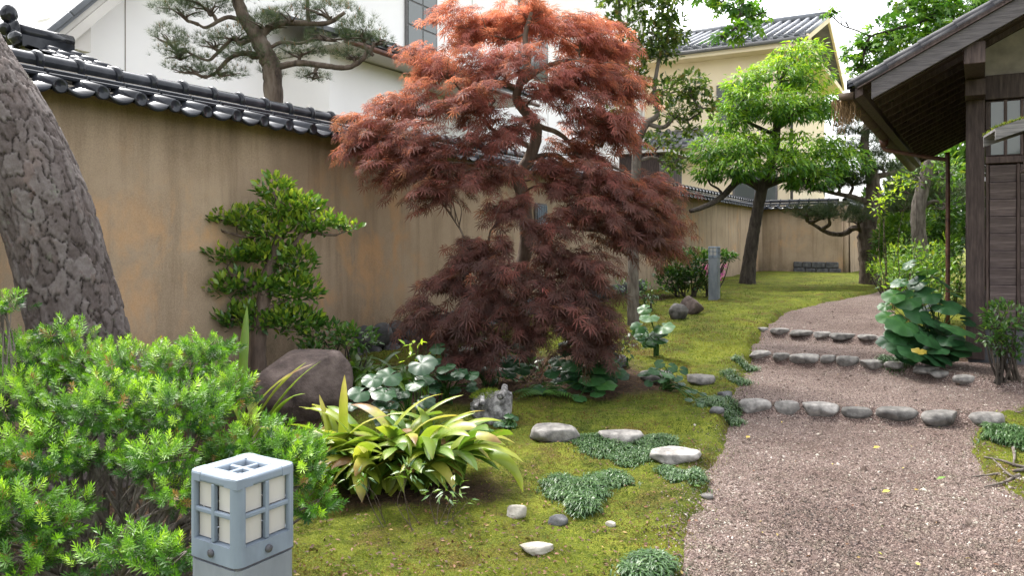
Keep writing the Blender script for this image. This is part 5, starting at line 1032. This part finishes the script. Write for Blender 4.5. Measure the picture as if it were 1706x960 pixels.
bq = GY(745, 6.5)
round_plant('shaded round leaves at the foot of the wall stones', bq, rl_px([(720, 600, 16, .1, 0, .4), (742, 612, 16, .2, 1, .4), (765, 620, 14, .3, 0, .4), (730, 580, 14, 0, 1, .3), (785, 625, 12, .3, 1, .4), (705, 620, 12, .2, 1, .4)], 6.5, bq))
bushy('ground_cover', 'dark leafy ground cover under the maple', 'plant', 880, 7.3, [(840, 625, 40, 12), (900, 625, 40, 14), (950, 625, 40, 12), (880, 600, 50, 14), (1020, 600, 30, 16), (1045, 575, 26, 22), (790, 625, 34, 10)], 7, .07, BLADE, 'leaf_shrub', tm=.3, r=.004)
bushy('ground_cover', 'weedy green growth behind the big round-leaved clump', 'plant', 1560, 10.5, [(1520, 470, 40, 26), (1560, 455, 34, 30), (1490, 485, 26, 18), (1540, 500, 40, 20)], 4, .09, BLADE, 'leaf_far', tm=.5, r=.006)
bushy('shrub', 'leafy bush between the rusty downpipe and the house wall', 'shrub', 1588, 12.5, [(1588, 470, 22, 34), (1580, 425, 20, 36), (1572, 480, 24, 26)], 7, .09, BLADE, 'leaf_far', tm=.45, r=.008)
bushy('shrub', 'mid green bush in front of the pale trunk', 'shrub', 1515, 13.0, [(1510, 425, 30, 30), (1490, 455, 26, 22), (1545, 470, 34, 24)], 6, .09, LANCE, 'leaf_far', tm=.5, r=.008)
# ferns
def fern(label, base, n_, L, name='fern'):
    o = thing(name, label, 'fern', base); base = np.array(base)
    for i in range(n_):
        az = i * 2.4 + rng.normal() * .3; el = rng.uniform(.7, 1.2); h = np.array([math.cos(az), math.sin(az), 0]); t = np.linspace(0, 1, 16)[:, None]; l_ = L * rng.uniform(.7, 1.1); P = h * (t * math.cos(el) + .25 * t ** 2) * l_ + np.array([0, 0, 1.]) * (t * math.sin(el) - .75 * t ** 2) * l_
        m_ = MB(); tube(m_, P, [.004, .0015], 4, .3, False); s = np.array([-math.sin(az), math.cos(az), 0])
        for sg_ in (-1, 1):
            q = P[2:]; ln = l_ * .26 * np.sin(np.pi * np.linspace(.18, .97, len(q))); m_.inst(LANCE, q, basis(np.tile(s * sg_, (len(q), 1)) + h * .35 + np.array([0, 0, -.15]), np.tile([0, 0, 1.], (len(q), 1))), ln, rng.uniform(.2, .9))
        m_.build('frond', M['fern'], o)
    return o
fern('bright fern behind the strap-leaved clump', GY(760, 5.4), 9, .42); fern('shaded fern below the maple trunk', GY(905, 6.7), 9, .38); fern('small fern by the wall between maple and stump', GY(725, 5.7), 8, .36)

# ------------------------------------------------------------------ mondo grass clumps
def mondo(label, spots, n_, L):
    L *= .72; n_ *= 1.5; c = G(*spots[0][:2]); o = thing('grass_clump', label, 'grass', c); m_ = MB()
    for (x, y, rp) in spots:
        g0 = G(x, y); R0 = rp / F * g0[1]; k = int(n_ * (R0 / .2) ** 2); a = rng.uniform(0, 6.28, k); r_ = R0 * np.sqrt(rng.random(k)) * (1 + .3 * np.clip(rng.normal(size=k), -.5, 2) * (rng.random(k) < .35)) * (.8 + .4 * vnoise(np.stack([np.cos(a) * 1.6 + x, np.sin(a) * 1.6, a * 0], -1), 3)); X = g0[0] + r_ * np.cos(a); Yv = g0[1] + 1.15 * r_ * np.sin(a); dome = .5 + .5 * np.sqrt(np.clip(1 - (r_ / R0) ** 2, 0, 1)); Z = HH(X, Yv)
        az = rng.uniform(0, 6.28, k); h = np.stack([np.cos(az), np.sin(az), np.zeros(k)], 1); s = np.stack([-np.sin(az), np.cos(az), np.zeros(k)], 1); B = np.stack([X, Yv, Z], 1); l_ = (L * dome * rng.uniform(.7, 1.2, k))[:, None]; wd = .0032
        p1 = B + np.array([0, 0, .8]) * l_ + h * .25 * l_; p2 = B + np.array([0, 0, .85]) * l_ + h * .75 * l_; p3 = B + np.array([0, 0, .55]) * l_ + h * 1.15 * l_
        V = np.stack([B - s * wd, B + s * wd, p1 - s * wd, p1 + s * wd, p2 - s * wd * .8, p2 + s * wd * .8, p3], 1).reshape(-1, 3); q = (np.arange(k) * 7)[:, None]
        m_.add(V, [np.concatenate([q + [0, 1, 3, 2], q + [2, 3, 5, 4]]), q + np.array([4, 5, 6])], np.repeat(np.clip(rng.normal(.5, .25, k), 0, 1), 7))
    m_ = local(m_, o); kind(m_.build('blades', M['mondo'], o), 'stuff'); return o
mondo('dark grass carpet round the stepping stones', [(1010, 748, 50), (1075, 750, 44), (975, 738, 26), (1100, 735, 30), (1050, 770, 36)], 900, .055)
mondo('rounded dark grass clump left of the gravel', [(965, 825, 48), (1015, 808, 34), (970, 850, 26), (930, 812, 28)], 1500, .085)
mondo('small round grass clump at the bottom edge of the photo', [(1083, 950, 40), (1060, 965, 24)], 1700, .085)
mondo('dark grass fringe below the cleft stone', [(1140, 798, 32), (1165, 792, 14), (1110, 790, 18)], 1000, .06)
mondo('grass tuft at the left end of the nearest stone row', [(1205, 682, 30), (1180, 672, 22), (1222, 686, 14)], 900, .07)
mondo('grass patch on the moss at the right edge', [(1690, 728, 46), (1665, 735, 24), (1720, 745, 40)], 900, .09)
mondo('thin grass by the foot of the round-leaved clump', [(1490, 605, 24), (1475, 600, 12)], 600, .08)
mondo('pale grass tufts left of the middle stone row', [(1240, 610, 22), (1232, 640, 20), (1215, 625, 16)], 500, .07)

# ------------------------------------------------------------------ remaining shrubs, flowers
bushy('shrub', 'rounded dark shrub beside the distant lantern', 'shrub', 1148, 14.6, [(1135, 445, 36, 24), (1160, 430, 36, 16), (1195, 428, 30, 10), (1120, 465, 30, 20), (1155, 468, 26, 18), (1215, 428, 14, 6)], 22, .085, BLADE, 'leaf_shrub', tm=.5, r=.016)
bushy('shrub', 'small upright green shrub against the house corner', 'shrub', 1678, 7.0, [(1672, 530, 32, 28), (1690, 555, 34, 28), (1655, 555, 22, 26), (1670, 575, 26, 16), (1685, 592, 24, 12)], 26, .055, BLADE, 'leaf_shrub', tm=.55)
bushy('shrub', 'leafy underplanting behind the second trunk', 'shrub', 1085, 12.0, [(1085, 485, 26, 16), (1070, 500, 20, 12), (1045, 480, 30, 20)], 8, .09, LANCE, 'leaf_shrub', tm=.5)
fl = thing('flower_plant', 'pink flowering plant behind the distant lantern', 'flower', GY(1190, 15.3)); b0 = np.array(fl.location)
for i, (x, y) in enumerate(((1175, 450), (1181, 455), (1203, 452), (1206, 446), (1170, 456), (1200, 460), (1178, 445))):
    p = W(x, y, 15.3) - b0; m_ = MB(); tube(m_, spline([[0, 0, 0], p * .5 + [0, 0, .03], p], 4), .006, 4, .3, False); m_.build('stem', M['fern'], fl)
    m_ = MB(); P = np.tile(p, (14, 1)) + rng.normal(size=(14, 3)) * .03; m_.inst(BLADE, P, basis(rdir(14), rdir(14)), np.full(14, .07), rng.random(14)); m_.build('blossom', M['petal'], fl)
for i in range(10):
    V, Fq, tn = strap_leaf(b0 + np.array([rng.normal() * .06, -.1, 0]), rng.uniform(0, 6.28), rng.uniform(.3, .5), .02, 1.2, 1.0, .2, .15, .0); MB().add(V - b0, Fq, tn).build('leaf', M['strap'], fl)
# exposed roots at the right edge
rt = thing('tree_roots', 'bare grey roots crossing the moss at the right edge', 'root', G(1680, 790)); b0 = np.array(rt.location)
for L in ([(1620, 798), (1660, 795), (1700, 788), (1760, 780)], [(1640, 815), (1672, 808), (1700, 795)], [(1640, 765), (1670, 772), (1688, 778), (1720, 785)], [(1688, 780), (1690, 765), (1688, 750)], [(1655, 770), (1690, 800), (1740, 800)]):
    P = spline([G(x, y, .012) for x, y in L], 6); m_ = MB(); tube(m_, P - b0, [.004, .008, .012], 7, .5, True, .2); m_.build('root', M['bark_grey'], rt)

# ------------------------------------------------------------------ loose ground cover: gravel grains, moss blades, litter
def screen_pts(n_, y0, y1, x0=-150, x1=1850):
    px = rng.uniform(x0, x1, n_); py = rng.uniform(y0, y1, n_); Y = np.full(n_, 6.0)
    for _ in range(14): X = (px - CX) / F * Y; Y = .5 * Y + .5 * np.clip((EYE - HH(X, Y)) * F / (py - HY), 1.5, 30)
    X = (px - CX) / F * Y; return X, Y
OCT = (np.array([[1, 0, 0], [-1, 0, 0], [0, 1, 0], [0, -1, 0], [0, 0, .65], [0, 0, -.65]]), np.array([[0, 2, 4], [2, 1, 4], [1, 3, 4], [3, 0, 4], [2, 0, 5], [1, 2, 5], [3, 1, 5], [0, 3, 5]]))
X, Yv = screen_pts(170000, 500, 1060, 1000, 1850); k = gpsd(X, Yv) > .06 - .34 * rng.random(len(X)) ** 3; X, Yv = X[k], Yv[k]; k = len(X)
Z = np.where(gpsd(X, Yv) > 0, PH(X, Yv) + (n2(X, Yv, 3, 11) - .5) * .02, HH(X, Yv)) + .001
m_ = MB(); S = np.exp(rng.normal(0, .5, k)) * .0034; m_.inst(OCT, np.stack([X, Yv, Z], 1), basis(rdir(k), rdir(k)), np.stack([S * rng.uniform(.8, 1.5, k), S, S * rng.uniform(.7, 1, k)], 1), np.clip(rng.normal(.5, .24, k) + .9 * (n2(X, Yv, 1.2, 44) - .5), 0, 1))
kind(tag(m_.build('gravel_grains', M['gravel'], None, False), 'fine pinkish brown gravel covering the path', 'gravel'), 'stuff')
X, Yv = screen_pts(320000, 455, 1060, -100, 1800); s_ = gpsd(X, Yv); k = (s_ < .12 * rng.random(len(X)) ** 2.5) & ((X - WA[0]) * D1[1] - (Yv - WA[1]) * D1[0] > .2); X, Yv = X[k], Yv[k]; k = rng.random(len(X)) > soil(X, Yv) * .9; X, Yv = X[k], Yv[k]; k = len(X); Z = HH(X, Yv)
tn = fbm(np.stack([X * 1.7, Yv * 1.7, Z], -1), 4, 51); tn = np.clip((tn - .5) * 2.6 + .46 + (fbm(np.stack([X * 8, Yv * 8, Z], -1), 3, 53) - .5) * 1.1 + rng.normal(size=k) * .12, 0, .82); br = fbm(np.stack([X * 3.1, Yv * 3.1, Z], -1), 4, 77) > .55; tn = np.where(br & (rng.random(k) < .6), 1.0, tn)
m_ = MB(); d = rdir(k) * .75 + np.array([0, 0, .9]); m_.inst((np.array([[-.13, 0, 0], [.13, 0, 0], [0, 1, 0]]), np.array([[0, 1, 2]])), np.stack([X, Yv, Z - .002], 1), basis(d, rdir(k)), rng.uniform(.010, .024, k) * np.clip(Yv / 6, .7, 1.6), tn)
kind(tag(m_.build('moss_blades', M['moss_blade']), 'short yellow green moss covering the garden ground', 'moss'), 'stuff')
X, Yv = screen_pts(5200, 560, 1000, 350, 1706); s_ = gpsd(X, Yv); k = (s_ < 0) | (rng.random(len(X)) < .05); X, Yv, s_ = X[k], Yv[k], s_[k]; k = len(X); Z = HH(X, Yv) + .012
m_ = MB(); t = np.where(s_ > 0, rng.uniform(.3, 1, k), np.clip(rng.normal(.25, .25, k), 0, .8)); m_.inst(BLADE, np.stack([X, Yv, Z], 1), basis(rdir(k) * [1, 1, .25], np.array([0, 0, 1.]) + rdir(k) * .5), rng.uniform(.010, .030, k), t)
kind(tag(m_.build('leaf_litter', M['litter']), 'scattered dry brown leaves on moss and gravel', 'leaves'), 'stuff')
for i, (x, y, t, lb_) in enumerate(((1168, 818, 1.0, 'single green fallen leaf at the left edge of the gravel'), (1560, 805, 1.0, 'dark green fallen leaf lying on the gravel right'), (1455, 752, .9, 'yellow fallen leaf on the middle of the gravel'), (1243, 735, .85, 'pale fallen leaf on gravel below the nearest stone row'), (1470, 827, .9, 'yellow fallen leaf low on the gravel'))):
    p = G(x, y, .02); m_ = MB(); m_.inst(BLADE, np.zeros((1, 3)), basis(np.array([[rng.normal(), rng.normal(), .15]]), np.array([[.1, -.2, 1.]])), np.array([.09 if i < 1 else .06]), np.array([t])); o = m_.build('fallen_leaf', M['litter']); o.location = p.tolist(); tag(o, lb_, 'leaf', 'fallen leaves')
